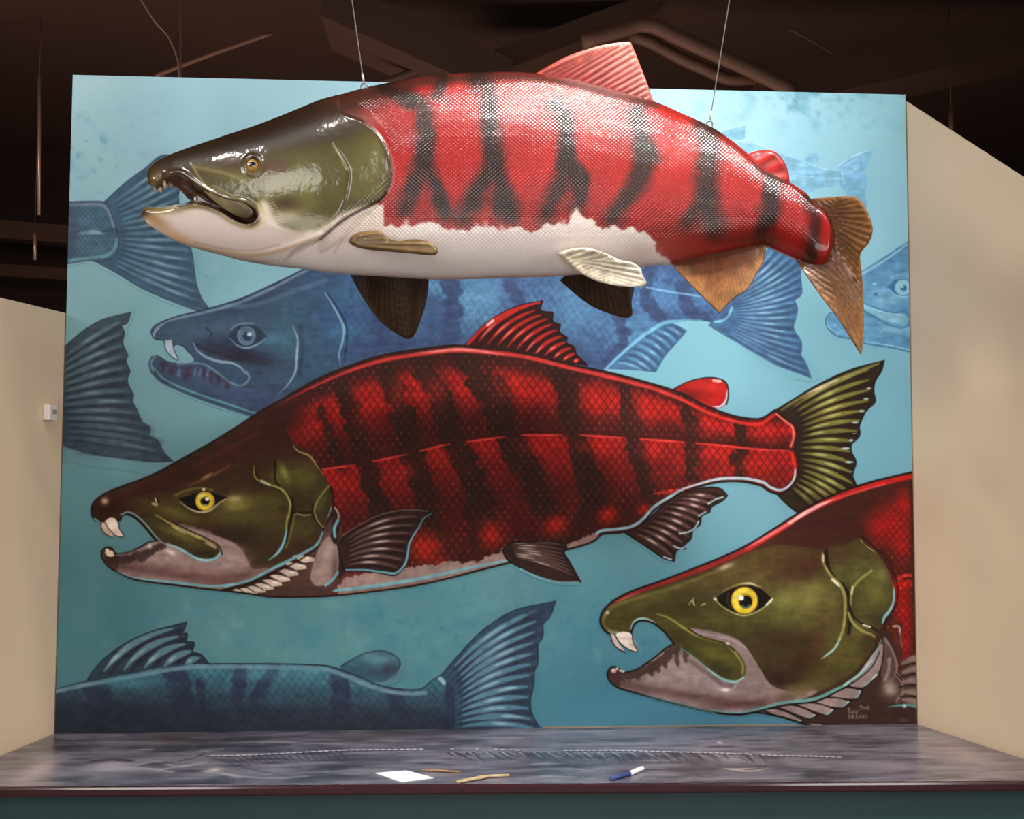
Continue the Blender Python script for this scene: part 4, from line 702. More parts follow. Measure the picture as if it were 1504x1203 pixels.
def prism(poly, z0, z1s):
    """vertical prism over an (x, y) polygon; z1s may be one height or one per corner"""
    n = len(poly); z1 = z1s if hasattr(z1s, '__len__') else [z1s] * n
    V = [(x, y, z0) for x, y in poly] + [(x, y, z) for (x, y), z in zip(poly, z1)]
    return V, [tuple(range(n))[::-1], tuple(range(n, 2 * n))] + [(i, (i + 1) % n, (i + 1) % n + n, i + n) for i in range(n)]
def box_bm(bm, c, s, bev=0.0, rot=None):
    r = bmesh.ops.create_cube(bm, size=1.0); vs = r['verts']
    bmesh.ops.scale(bm, verts=vs, vec=s)
    if bev: 
        es = list({e for v in vs for e in v.link_edges}); rb = bmesh.ops.bevel(bm, geom=es, offset=bev, segments=2, affect='EDGES', profile=.7); vs = list({v for f in rb['faces'] for v in f.verts} | {v for v in vs if v.is_valid})
    if rot is not None: bmesh.ops.rotate(bm, verts=vs, matrix=rot)
    bmesh.ops.translate(bm, verts=vs, vec=c)
def tube(name, pts, r, m, parent=None, n=12, radii=None, cap=True):
    P = [Vector(p) for p in pts]; V = []; Fc = []; N = None
    for i, p in enumerate(P):
        t = (P[min(i + 1, len(P) - 1)] - P[max(i - 1, 0)]).normalized()
        if N is None: N = t.orthogonal().normalized()
        else: N = (N - t * N.dot(t)).normalized()
        Bn = t.cross(N); rr = radii[i] if radii else r
        for k in range(n):
            a = 2 * math.pi * k / n; V.append(p + (N * math.cos(a) + Bn * math.sin(a)) * rr)
    for i in range(len(P) - 1):
        for k in range(n): Fc.append((i * n + k, i * n + (k + 1) % n, (i + 1) * n + (k + 1) % n, (i + 1) * n + k))
    if cap: Fc += [tuple(range(n))[::-1], tuple((len(P) - 1) * n + k for k in range(n))]
    return pyobj(name, V, Fc, m, parent, True)
def set_pigment(me, rgb255):
    L = lin(np.clip(rgb255, 0, 255)).astype(np.float32); a = me.attributes.new('pigment', 'FLOAT_COLOR', 'POINT')
    buf = np.ones((len(L), 4), np.float32); buf[:, :3] = L; a.data.foreach_set('color', buf.ravel())
def quads_mesh(name, co, quads):
    me = bpy.data.meshes.new(name); me.vertices.add(len(co)); me.vertices.foreach_set('co', np.ascontiguousarray(co, np.float32).ravel())
    nq = len(quads); me.loops.add(nq * 4); me.loops.foreach_set('vertex_index', np.ascontiguousarray(quads, np.int32).ravel())
    me.polygons.add(nq); me.polygons.foreach_set('loop_start', np.arange(0, nq * 4, 4, dtype=np.int32)); me.polygons.foreach_set('loop_total', np.full(nq, 4, np.int32))
    me.update(calc_edges=True); return me
def grid_part(name, C, cellmask, pos, m, parent, gain=None):
    """one flat mesh over the cells of the canvas in cellmask, its paint kept per vertex"""
    h, w = C.shape[:2]; ys, xs = np.nonzero(cellmask[:h - 1, :w - 1])
    q = np.stack([ys * w + xs, (ys + 1) * w + xs, (ys + 1) * w + xs + 1, ys * w + xs + 1], 1)
    u, inv = np.unique(q, return_inverse=True); inv = inv.reshape(q.shape)
    yy = u // w; xx = u % w
    me = quads_mesh(name, pos(xx.astype(float), yy.astype(float)), inv)
    set_pigment(me, C.reshape(-1, 3)[u]); return link(name, me, m, parent, False)

# ---------------------------------------------------------------- the room shell
M_wall = mat('cream_wall_paint', (232,206,176), .8, bump=(180, .08, .002), noise=(3.0, .25, (222,196,166)))
M_dark = mat('dark_ceiling_paint', (70,46,37), .9, noise=(.8, .5, (56,37,30)))
M_rear = mat('dark_rear_wall_paint', (50,34,30), .9, noise=(.7, .5, (40,27,24)))
M_floor = mat('grey_carpet', (92,84,80), .95, bump=(300, .3, .003), noise=(60, .5, (74,68,66)))
def struct(o): o['kind'] = 'structure'; return o
struct(pyobj('floor', *prism([(-7, -6), (7, -6), (7, 10.2), (-7, 10.2)], -.1, 0), M_floor))
struct(pyobj('ceiling', *prism([(-7, -6), (7, -6), (7, 10.2), (-7, 10.2)], 5.5, 5.6), M_dark))
struct(pyobj('wall_rear', *prism([(-7, 10), (7, 10), (7, 10.2), (-7, 10.2)], 0, 5.5), M_rear))
struct(pyobj('wall_far_left', *prism([(-7.1, -6), (-7, -6), (-7, 10), (-7.1, 10)], 0, 5.5), M_rear))
struct(pyobj('wall_far_right', *prism([(7, -6), (7.1, -6), (7.1, 10), (7, 10)], 0, 5.5), M_rear))
struct(pyobj('wall_front', *prism([(-7, -6.2), (7, -6.2), (7, -6), (-7, -6)], 0, 5.5), M_rear))
# the partition that carries the mural, and its two wings that come forward beside the counter
def lxw(y): return -1.2035 - .245 * (-y)
def rxw(y): return 1.2035 + .325 * (-y)
struct(pyobj('wall_back', *prism([(-1.19, .034), (1.19, .034), (1.19, .14), (-1.19, .14)], 0, 2.70), M_wall))
struct(pyobj('wall_left', *prism([(-1.2035, .14), (-1.2035, 0), (lxw(-.62), -.62), (lxw(-.62) - .09, -.62), (-1.30, 0), (-1.30, .14)], 0, 2.052), M_wall))
zr = lambda y: 2.707 + .862 * y
struct(pyobj('wall_right', *prism([(1.2035, 0), (1.2035, .10), (1.245, .10), (1.245, 0), (rxw(-.62) + .04, -.62), (rxw(-.62), -.62)], 0, [zr(0), zr(0), zr(0) - .05, zr(0) - .05, zr(-.62) - .05, zr(-.62)]), M_wall))

# ---------------------------------------------------------------- mural
cv = Canvas(int(MW * MS) + 1, int(MH * MS) + 1, MuralMap())
paint_mural(cv)
D = np.abs(cv.C - cv.bg).max(2) > 2.0; own = cv.owner.copy()
for _ in range(40):                                   # teeth and outlines belong to the fish they touch
    for dy, dx in ((0, 1), (0, -1), (1, 0), (-1, 0)):
        sh = np.roll(own, (dy, dx), (0, 1)); k = (own == 0) & D & (sh > 0); own[k] = sh[k]
M_paint = mat('mural_paint', attr=True, rough=.7, spec=.15, bump=(900, .10, .0006))
M_edge = mat('mural_panel_edge', (150,138,122), .7)
mural = tag(empty('mural', (0, .015, MZ)), 'large painted mural of swimming salmon standing on the back of the counter', 'mural')
pyobj('panel', *prism([(-MW / 2, .0015), (MW / 2, .0015), (MW / 2, .033), (-MW / 2, .033)], MZ, MZ + MH), M_edge, mural)
cells = np.zeros(own.shape, bool)
bgs = cv.bg[::3, ::3]; bw, bh = bgs.shape[1], bgs.shape[0]
def mpos(off, st=1):
    def f(x, y): return np.stack([np.minimum(x * st / MS, MW) - MW / 2, np.full(len(x), off), MZ + MH - np.minimum(y * st / MS, MH)], 1)
    return f
grid_part('painted_water', bgs, np.ones(bgs.shape[:2], bool), mpos(.0008, 3), M_paint, mural)
names = {1: 'faint pale blue salmon with its tail up', 2: 'pale blue salmon head cut by the right edge', 3: 'grey blue tail with part of a scaled body', 4: 'dark grey blue tail fin alone',
         5: 'large blue banded salmon with a white fang', 6: 'dark teal salmon with its head outside the picture', 7: 'red salmon with black bands and a green head', 8: 'close green salmon head with a large yellow eye'}
for k in range(1, 9):
    mk = own == k; cm = mk.copy(); cm[:-1] |= mk[1:]; cm[:, :-1] |= mk[:, 1:]; cm[:-1, :-1] |= mk[1:, 1:]
    cm &= ((own == k) | (own == 0)) | (np.roll(own, -1, 1) == k)
    o = grid_part('painted_salmon', cv.C, cm, mpos(-.0001 * k), M_paint, mural); o['label'] = names[k]
del cv, D, cells

# ---------------------------------------------------------------- counter
CT = .9
class CounterMap:
    S = 420.0; X0 = -1.42; Y0 = -.56
    def __call__(s, q):
        P = on_z(q, CT); return np.stack([(P[:, 0] - s.X0) * s.S, (-P[:, 1]) * s.S], -1)
def paint_counter(cc):
    S, A = cc.stroke, cc.air
    cc.C[:] = rgb((104,99,112)); n = fbm(cc.h, cc.w, 60, 2, 4); n2 = fbm(cc.h, cc.w * 1, 14, 6, 3)
    st = fbm(cc.h, max(cc.w // 5, 4), 8, 12, 3); st = np.repeat(st, 5, 1)[:, :cc.w]; st = np.pad(st, ((0, 0), (0, cc.w - st.shape[1])), mode='edge')
    for f_, c in ((np.clip(n - .5, 0, 1) * 2.4, (122,116,126)), (np.clip(.5 - n, 0, 1) * 3.0, (62,60,70)), (np.clip(n2 - .55, 0, 1) * 2.0, (132,128,136)), (np.clip(st - .52, 0, 1) * 2.8, (140,136,146)), (np.clip(.47 - st, 0, 1) * 2.8, (56,52,62))):
        cc.C += f_[..., None] * (rgb(c) - cc.C)
    for (x, y, rx, ry, c, a) in ((250,1085,120,10,(80,62,58),.9),(560,1082,260,8,(84,72,76),.8),(1000,1080,260,8,(92,84,96),.7),(160,1125,110,18,(190,178,196),.75),(60,1130,60,30,(196,176,182),.8),(400,1130,60,10,(144,138,152),.5),(1420,1110,80,30,(168,146,144),.75),(1300,1125,100,16,(150,138,150),.6),(900,1120,100,12,(84,92,104),.5)):  # pale patches include wall and mural reflections painted into the marbling
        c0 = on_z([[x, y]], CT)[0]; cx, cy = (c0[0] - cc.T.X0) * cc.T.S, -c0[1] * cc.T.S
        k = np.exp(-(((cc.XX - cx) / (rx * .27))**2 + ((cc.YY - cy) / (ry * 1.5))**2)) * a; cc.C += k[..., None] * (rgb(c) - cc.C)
    W_ = (206,200,206); dk = (48,44,54)
    for p in ([(200,1124),(230,1119),(260,1126),(300,1121)], [(150,1131),(200,1128),(250,1134)], [(232,1133),(250,1128),(275,1126)], [(330,1137),(370,1142),(410,1143),(450,1141)], [(300,1133),(330,1137),(350,1142)]): S(p, 5, (182,176,186), .6, 4)  # pale wave pattern, with reflected light streaks painted in
    S([(135,1119),(165,1116),(190,1118)], 10, (70,56,60), .8, 5); S([(222,1123),(245,1121)], 7, (80,68,74), .7, 4); A(315,1131,7,7,(214,204,196),.9); S([(205,1101),(225,1101)], 3, (196,190,186), .6, 2)
    S([(290,1108),(320,1116),(360,1128),(420,1140)], 3, (60,56,66), .5, 3); S([(265,1118),(290,1112),(300,1106)], 4, (60,52,60), .6, 3)
    def spine(pts, n, r):
        q = spline(pts, False, 1.0)
        for i in range(n):
            p = q[int(i * (len(q) - 1) / max(n - 1, 1))]
            S([tuple(p), (p[0] + 3, p[1] + .5)], r * 1.5, dk, .8, 1.4); S([(p[0] - .5, p[1] - .6), (p[0] + 1.6, p[1] - .6)], r, W_, .95, 1.2)  # pale bead with its dark shadow painted beside it
    spine([(312,1111),(360,1110),(420,1107),(500,1103),(560,1102),(618,1101)], 34, 4.2); spine([(664,1101),(700,1101)], 2, 3.4); spine([(728,1101),(760,1103)], 4, 3)
    spine([(830,1103),(900,1103),(980,1105),(1060,1107),(1130,1110),(1200,1112),(1232,1113)], 48, 3.8)
    rng = random.Random(4)
    for i in range(40):
        x = 660 + i * 12 + rng.uniform(-3, 3)
        if x > 1110: break
        l = 9 if x > 800 else 6; S([(x, 1105 + (x - 660) * .008), (x + rng.uniform(4, 10), 1109), (x + rng.uniform(14, 28), 1107 + l + rng.uniform(0, 6))], 2.6, (44,38,46), .9, 1.6, ends=(1, .2))
        if i % 2 == 0: S([(x + 3, 1105), (x + 14, 1112)], 1.8, (176,172,176), .7, 1.2)
    for i in range(16):
        x = 335 + i * 11; S([(x, 1112 - i * .4), (x + 12, 1118), (x + 22, 1124 - i * .6)], 2.2, (48,44,54), .6, 1.4, ends=(1, .2))
    S([(535,1126),(550,1123),(560,1120)], 2.2, (150,132,110), .7, 1.6); S([(540,1125),(560,1121)], 1.4, (50,44,50), .7)
    for p in ([(1052,1127),(1075,1131),(1105,1133),(1140,1127)], [(1060,1129),(1085,1130),(1110,1128)]): S(p, 7, (186,172,160), .7, 3, ends=(.1,.1))
    S([(1052,1126),(1080,1134),(1110,1134),(1142,1126)], 1.8, (70,58,56), .8, 1.4); S([(1175,1094),(1205,1096),(1240,1093)], 3.4, (128,104,92), .6, 2, ends=(.1,.1)); A(1057,1091,2.5,4,(210,206,208),.9)
    for i in range(8): S([(760 + i * 18, 1133 + i), (800 + i * 14, 1138), (840 + i * 8, 1143)], 1.3, (140,136,142), .35, 1.4)
    cc.C += ((fbm(cc.h, cc.w, 5, 41, 2) - .5) * 14)[..., None]
cmap = CounterMap(); cc = Canvas(int(2.84 * cmap.S), int(.56 * cmap.S), cmap); paint_counter(cc)
fy = lambda x: -.497 - .0255 * x
M_top = mat('marbled_resin_top', attr=True, rough=.28, spec=.5, coat=.35, coat_rough=.12, bump=(70, .10, .002))
M_nose = mat('maroon_counter_edge', (64,34,40), .2, noise=(14, .5, (44,26,30)), coat=1.0)
M_cab = mat('dark_teal_cabinet_paint', (38,68,72), .5, noise=(6, .4, (30,56,60)))
counter = tag(empty('display_counter', (0, -.25, 0)), 'wide display counter with a marbled grey top, maroon edge and teal front below the mural', 'counter')
ch, cw = cc.C.shape[:2]; XXc = (np.arange(cw) / cmap.S + cmap.X0)[None].repeat(ch, 0); YYc = -(np.arange(ch) / cmap.S)[:, None].repeat(cw, 1)
cmk = (XXc > -1.2035 + .245 * YYc + .003) & (XXc < 1.2035 - .325 * YYc - .004) & (YYc > -.497 - .0255 * XXc + .004)
cmk[:-1, :-1] &= cmk[1:, 1:] & cmk[:-1, 1:] & cmk[1:, :-1]
grid_part('marbled_surface', cc.C, cmk, lambda x, y: np.stack([x / cmap.S + cmap.X0, -y / cmap.S, np.full(len(x), CT + .0006)], 1), M_top, counter)
ya, yb = fy(lxw(-.47)), fy(rxw(-.54))
pl = [(-1.202, -.001), (lxw(ya) + .002, ya), (rxw(yb) - .002, yb), (1.202, -.001)]
b = pyobj('countertop', *prism(pl, CT - .024, CT), M_nose, counter); md = b.modifiers.new('edge', 'BEVEL'); md.width = .006; md.segments = 2
p2 = [(-1.202, -.001), (lxw(ya + .03) + .002, ya + .035), (rxw(yb + .03) - .002, yb + .035), (1.202, -.001)]
pyobj('cabinet', *prism(p2, 0.0, CT - .024), M_cab, counter)

# things lying on the counter
def flat_thing(name, px, h, m, z=CT + .0008):
    P = [tuple(on_z([p], z)[0][:2]) for p in px]; return pyobj(name, *prism(P, z, z + h), m)
M_card = mat('white_card', (250,250,252), .6); M_wood = mat('pale_wood', (206,180,138), .6, noise=(90, .6, (170,140,98))); M_wood2 = mat('tan_wood', (176,132,84), .6, noise=(90, .6, (140,104,66)))
M_blue = mat('blue_plastic', (58,76,138), .4, coat=.3); M_white = mat('white_plastic', (226,226,232), .35)
card = flat_thing('card', [(551,1136), (597,1132.5), (637,1143), (590,1149)], .0015, M_card)
tag(card, 'blank white card lying near the front edge of the counter', 'card')
def P3(px, z): return [Vector(on_z([p], z)[0]) for p in px]
s1 = tube('wooden_stick', P3([(619,1131), (640,1131.5), (676,1134)], CT + .0035), .0026, M_wood2, n=8, radii=[.0016, .0027, .002]); tag(s1, 'thin straight tan stick on the counter just behind the white card', 'stick')
def scoop():
    P = P3([(671,1149), (684,1146), (698,1143.5), (708,1141), (716,1140), (730,1139.5), (748,1138.5)], CT + .005); W = [.004, .006, .0045, .011, .004, .0045, .003]
    V = []; Fc = []
    for i, p in enumerate(P):
        t = (P[min(i + 1, 6)] - P[max(i - 1, 0)]).normalized(); s = Vector((-t.y, t.x, 0)) * W[i]
        V += [p - s, p - s * .5 + Vector((0, 0, .003)), p + s * .5 + Vector((0, 0, .003)), p + s, p + s * .5 - Vector((0, 0, .003)), p - s * .5 - Vector((0, 0, .003))]
    for i in range(6):
        for k in range(6): Fc.append((i * 6 + k, i * 6 + (k + 1) % 6, (i + 1) * 6 + (k + 1) % 6, (i + 1) * 6 + k))
    Fc += [tuple(range(6))[::-1], tuple(36 + k for k in range(6))]
    return pyobj('carved_stick', V, Fc, M_wood, None, True)
tag(scoop(), 'pale carved wooden stick with a knob in the middle, right of the white card', 'stick')
pen = tag(empty('marker_pen', on_z([(915, 1139)], CT)[0]), 'blue marker pen with a white end lying on the right half of the counter', 'pen')
a, b_, c = P3([(896,1143.5), (925,1136), (945,1128)], CT + .0065)
tube('barrel', [a, a.lerp(b_, .08), b_], .0055, M_blue, pen, 12, [.002, .0055, .0055]); tube('cap', [b_, b_.lerp(c, .9), c], .0058, M_white, pen, 12, [.0058, .0058, .004])

# wall sensor on the left wing
sy = -.066; n_ = Vector((1, -.245, 0)).normalized(); sc_ = Vector((lxw(sy), sy, 0)); t_ = Vector((-.245, -1, 0)).normalized()
zc = float(on_y([(80, 606)], sy)[0][2]); sen = tag(empty('wall_sensor', sc_ + Vector((0, 0, zc))), 'small white boxed wall sensor mounted on the left wing beside the mural', 'sensor')
rot = Matrix((( n_.x, t_.x, 0), (n_.y, t_.y, 0), (0, 0, 1)))
bm = bmesh.new(); box_bm(bm, sc_ + n_ * .011 + Vector((0, 0, zc)), (.020, .034, .042), .003, rot.to_4x4()); bmobj('housing', bm, mat('white_sensor_plastic', (232,222,216), .5), sen)
bm = bmesh.new(); box_bm(bm, sc_ + n_ * .022 + Vector((0, 0, zc + .002)), (.003, .018, .012), .001, rot.to_4x4()); bmobj('lens', bm, mat('grey_sensor_lens', (160,146,150), .3), sen)

# ---------------------------------------------------------------- ceiling services in the dark room behind
def pt(px, y): return Vector(on_y([px], y)[0])
M_pipe = mat('brown_painted_pipe', (112,80,64), .6, noise=(5, .4, (94,66,54))); M_pipe2 = mat('dark_painted_duct', (78,53,43), .75, noise=(2, .4, (66,44,36))); M_cable = mat('grey_cable', (150,122,106), .5)
def service(name, px, y, r, m, label, cat, group=None, n=14, ys=None):
    q = spline(px, False, 12.0) if len(px) > 2 else np.array([p[:2] for p in px], float)
    yy = np.linspace(ys[0], ys[1], len(q)) if ys else [y] * len(q)
    return tag(tube(name, [pt(tuple(p), Y) for p, Y in zip(q, yy)], r, m, n=n), label, cat, group)
service('ceiling_pipe', [(855,62),(885,52),(915,44),(940,36),(960,38),(985,50),(1040,75),(1100,102),(1165,134)], 4.4, .055, M_pipe, 'thick brown pipe bending down to the right behind the dorsal fin', 'pipe')
service('ceiling_pipe', [(925,52),(955,62),(1000,86),(1040,104),(1068,116),(1100,116),(1130,116)], 5.2, .05, M_pipe, 'lower brown pipe running under the thick bent pipe', 'pipe')
service('ceiling_pipe', [(560,122),(600,108),(655,88)], 5.0, .028, M_pipe2, 'thin dark pipe above the middle of the mural, left of the sculpture back', 'pipe')
service('ceiling_pipe', [(1160,43),(1200,66),(1255,98)], 5.0, .018, M_pipe, 'thin conduit slanting across the ceiling above the right part of the mural', 'pipe')
service('ceiling_pipe', [(228,112),(300,84),(350,66),(400,49)], 5.0, .016, M_pipe, 'thin conduit rising to the right above the left part of the mural', 'pipe')
tag(tube('hanging_cable', [pt(p, 3.6) for p in spline([(120,-330),(160,-120),(200,-15),(228,32),(246,52),(258,78),(263,100),(263,130)], False, 8)], .006, M_cable, n=8), 'thin pale curved cable hanging above the left part of the mural', 'cable')
tag(tube('hanging_cable', [pt((266, -330), 3.7), pt((265, 130), 3.7)], .007, M_pipe2, n=8), 'straight dark cable beside the pale curved cable', 'cable')
def duct(name, px, y, hw, hz, m, label, ys=None):
    A_, B_ = pt(px[0], ys[0] if ys else y), pt(px[1], ys[1] if ys else y); d = (B_ - A_).normalized(); s = d.cross(Vector((0, 0, 1))).normalized() * hw; u = Vector((0, 0, hz))
    V = [p + a * s + b * u for p in (A_, B_) for a, b in ((-1, -1), (1, -1), (1, 1), (-1, 1))]
    return tag(pyobj(name, V, [(0,1,2,3), (7,6,5,4), (0,4,5,1), (1,5,6,2), (2,6,7,3), (3,7,4,0)], m), label, 'duct')
duct('ceiling_duct', [(480,20), (750,140)], 5.0, .32, .16, M_pipe2, 'wide dark duct descending to the right behind the hanging salmon')
duct('ceiling_duct', [(690,120), (960,20)], 5.6, .25, .10, M_pipe2, 'dark duct rising to the right behind the dorsal fin')
duct('ceiling_duct', [(1110,150), (1520,62)], 4.8, .30, .14, M_pipe2, 'long dark duct crossing above the upper right corner of the mural')
duct('roof_beam', [(-60,334), (160,352)], 8.6, .12, .10, M_pipe2, 'dark horizontal beam seen left of the mural')['category'] = 'beam'
duct('roof_beam', [(-60,395), (160,408)], 9.0, .10, .07, M_pipe2, 'lower dark beam seen left of the mural, just above the cream wing')['category'] = 'beam'
def hrod(p0, p1, y, r, m, label):
    a, b = pt(p0, y), pt(p1, y); e = tag(empty('hanging_rod', b), label, 'rod')
    tube('rod', [a, b], r, m, e, 10); tube('cord', [a, Vector((a.x, a.y, 5.5))], .004, M_pipe2, e, 6)
M_rod = mat('pale_reflection_rod', (190,168,150), .35, metal=.6)  # for pale rods built in place of reflection streaks in the dark
hrod((58,112), (57,316), 6.0, .014, M_rod, 'long pale rod standing in for a vertical glow left of the mural')
hrod((51,343), (51,382), 6.5, .016, M_rod, 'short pale rod standing in for a reflection below the long one left of the mural')
hrod((1397,160), (1398,205), 4.6, .018, M_pipe, 'short brown rod behind the sloping top of the right wing')
# ---------------------------------------------------------------- the hanging salmon sculpture
FY = -.47                                            # its middle plane hangs above the counter
MPP = (FY - EYE[1]) / CAM_F
def bend(px): t = np.clip((np.asarray(px, float) - 980) / 240, 0, 1.3); return -.13 * t**1.8      # the tail swings towards the viewer
fc = Canvas(1110, 500, lambda q: np.asarray(q, float) - np.array([FX0, FY0])); paint_sculpture(fc)
def sample(C, p):
    x = np.clip(p[:, 0] - FX0, 0, C.shape[1] - 1.01); y = np.clip(p[:, 1] - FY0, 0, C.shape[0] - 1.01); xi = x.astype(int); yi = y.astype(int); fx = (x - xi); fy_ = (y - yi)
    if C.ndim == 3: fx = fx[:, None]; fy_ = fy_[:, None]
    return (C[yi, xi] * (1 - fx) + C[yi, xi + 1] * fx) * (1 - fy_) + (C[yi + 1, xi] * (1 - fx) + C[yi + 1, xi + 1] * fx) * fy_
def full_sdf(pts, closed=True, m=120):
    q = fc.pts(pts, closed, 3.0); b = (0, fc.w, 0, fc.h)
    if closed: bb, sd = fc.sdf(pts, m); out = np.full((fc.h, fc.w), -float(m), np.float32); out[bb[2]:bb[3], bb[0]:bb[1]] = sd; return out
    return fc.seg(q, b, m, False)[0]
def triangulate(outline, step, rings=(), extra=(), skip=None):
    """outline curve plus offset rings plus a staggered grid, all joined by a Delaunay triangulation"""
    q = spline(outline, True, step * 1.0); n = len(q)
    sd = full_sdf(outline); pts = [tuple(p) for p in q]
    d = np.roll(q, -1, 0) - np.roll(q, 1, 0); nr = np.stack([-d[:, 1], d[:, 0]], 1) / (np.hypot(d[:, 0], d[:, 1])[:, None] + 1e-9)
    for r in rings:
        for sgn in (1, -1):
            p = q + nr * r * sgn; s = sample(sd, p)
            pts += [tuple(a) for a, v in zip(p, s) if abs(v - r) < .35 * max(r, 1) + .2 and v > .25]
    mr = (rings[-1] if rings else 0) + step * .6; ys = np.arange(FY0, FY0 + fc.h, step * .87)
    for k, y in enumerate(ys):
        xs = np.arange(FX0 + (k % 2) * step / 2, FX0 + fc.w, step); p = np.stack([xs, np.full(len(xs), y)], 1); s = sample(sd, p)
        pts += [tuple(a) for a, v in zip(p, s) if v > mr]
    P = [Vector(p) for p in pts]; E_ = [(i, (i + 1) % n) for i in range(n)]
    v, e, f, _, _, _ = delaunay_2d_cdt(P, E_, [], 1, 1e-4)
    V = np.array([tuple(a) for a in v]); Fc = [t for t in f if len(t) == 3]
    return V, np.array(Fc), sd
def two_sided(name, V, T, zf, colour, m, parent, place, rim, uv=True, zb=None):
    """a closed solid from a triangulated outline: zf front heights, mirrored at the back, joined along the rim"""
    n = len(V); zb = -zf if zb is None else zb
    rimv = rim; back = np.arange(n) + n; back[rimv] = np.nonzero(rimv)[0]
    F1 = T; F2 = back[T][:, ::-1]
    P1 = place(V, zf); P2 = place(V, zb); co = np.concatenate([P1, P2]); Fc = np.concatenate([F1, F2]); 
    bad = (Fc[:, 0] == Fc[:, 1]) | (Fc[:, 1] == Fc[:, 2]) | (Fc[:, 0] == Fc[:, 2]); Fc = Fc[~bad]
    flat = np.zeros(len(Fc), bool); nf = len(F1); r3 = rimv[T].all(1); keep = np.ones(len(Fc), bool)
    keep[nf:][r3[:len(Fc) - nf]] = False if len(Fc) - nf == len(r3) else keep[nf:][r3[:len(Fc) - nf]]
    Fc = Fc[keep]
    used = np.unique(Fc); mp = -np.ones(2 * n, int); mp[used] = np.arange(len(used))
    me = bpy.data.meshes.new(name); cu = co[used]; Fu = mp[Fc]
    me.vertices.add(len(cu)); me.vertices.foreach_set('co', cu.astype(np.float32).ravel()); k = len(Fu)
    me.loops.add(3 * k); me.loops.foreach_set('vertex_index', Fu.astype(np.int32).ravel()); me.polygons.add(k)
    me.polygons.foreach_set('loop_start', np.arange(0, 3 * k, 3, dtype=np.int32)); me.polygons.foreach_set('loop_total', np.full(k, 3, np.int32)); me.update(calc_edges=True)
    V2 = np.concatenate([V, V])[used]
    col = colour(V2, cu, used >= n); set_pigment(me, col)
    a = me.attributes.new('trace', 'FLOAT_VECTOR', 'POINT'); buf = np.zeros((len(cu), 3), np.float32); buf[:, :2] = V2; a.data.foreach_set('vector', buf.ravel())
    return link(name, me, m, parent, True)
def place_mid(V, z):                                 # trace position on the middle plane, thickness straight out of it
    P = on_y(V, FY + bend(V[:, 0])); P[:, 1] -= z * MPP; return P

def fish_mat(name, scales, rough=.3, coat=.5):
    m = mat(name, attr=True, rough=rough, spec=.3, coat=coat, coat_rough=.07); nt = m.node_tree; b = nt.nodes['Principled BSDF']; N = nt.nodes.new; Lk = nt.links.new
    tc = N('ShaderNodeTexCoord'); nz = N('ShaderNodeTexNoise'); nz.inputs['Scale'].default_value = 55; nz.inputs['Detail'].default_value = 4; Lk(tc.outputs['Object'], nz.inputs['Vector'])
    b1 = N('ShaderNodeBump'); b1.inputs['Strength'].default_value = .25; b1.inputs['Distance'].default_value = .0025; Lk(nz.outputs['Fac'], b1.inputs['Height']); out = b1.outputs[0]
    if scales:
        at = N('ShaderNodeAttribute'); at.attribute_name = 'trace'; sp = N('ShaderNodeSeparateXYZ'); Lk(at.outputs['Vector'], sp.inputs[0])
        def mth(op, a, bb=None):
            n = N('ShaderNodeMath'); n.operation = op
            for i, v in enumerate((a, bb)):
                if v is None: continue
                if hasattr(v, 'node'): Lk(v, n.inputs[i])
                else: n.inputs[i].default_value = v
            return n.outputs[0]
        P_ = 6.2; u = mth('MULTIPLY', sp.outputs['X'], 1.0 / P_); v = mth('MULTIPLY', sp.outputs['Y'], 1.15 / P_)
        a1 = mth('PINGPONG', mth('ADD', u, v), .5); a2 = mth('PINGPONG', mth('SUBTRACT', u, v), .5)
        h = mth('MULTIPLY', mth('MINIMUM', mth('MULTIPLY', a1, 2.2), 1.0), mth('MINIMUM', mth('MULTIPLY', a2, 2.2), 1.0))
        mk = N('ShaderNodeAttribute'); mk.attribute_name = 'scaled'; h2 = mth('MULTIPLY', h, mk.outputs['Fac'])
        b2 = N('ShaderNodeBump'); b2.inputs['Strength'].default_value = .36; b2.inputs['Distance'].default_value = .0022; Lk(h2, b2.inputs['Height']); Lk(out, b2.inputs['Normal']); out = b2.outputs[0]
    Lk(out, b.inputs['Normal']); Lk(out, b.inputs['Coat Normal'])
    return m
M_skin = fish_mat('glossy_painted_skin', True, .32, .9); M_fin = fish_mat('glossy_painted_fin', False, .4, .22)

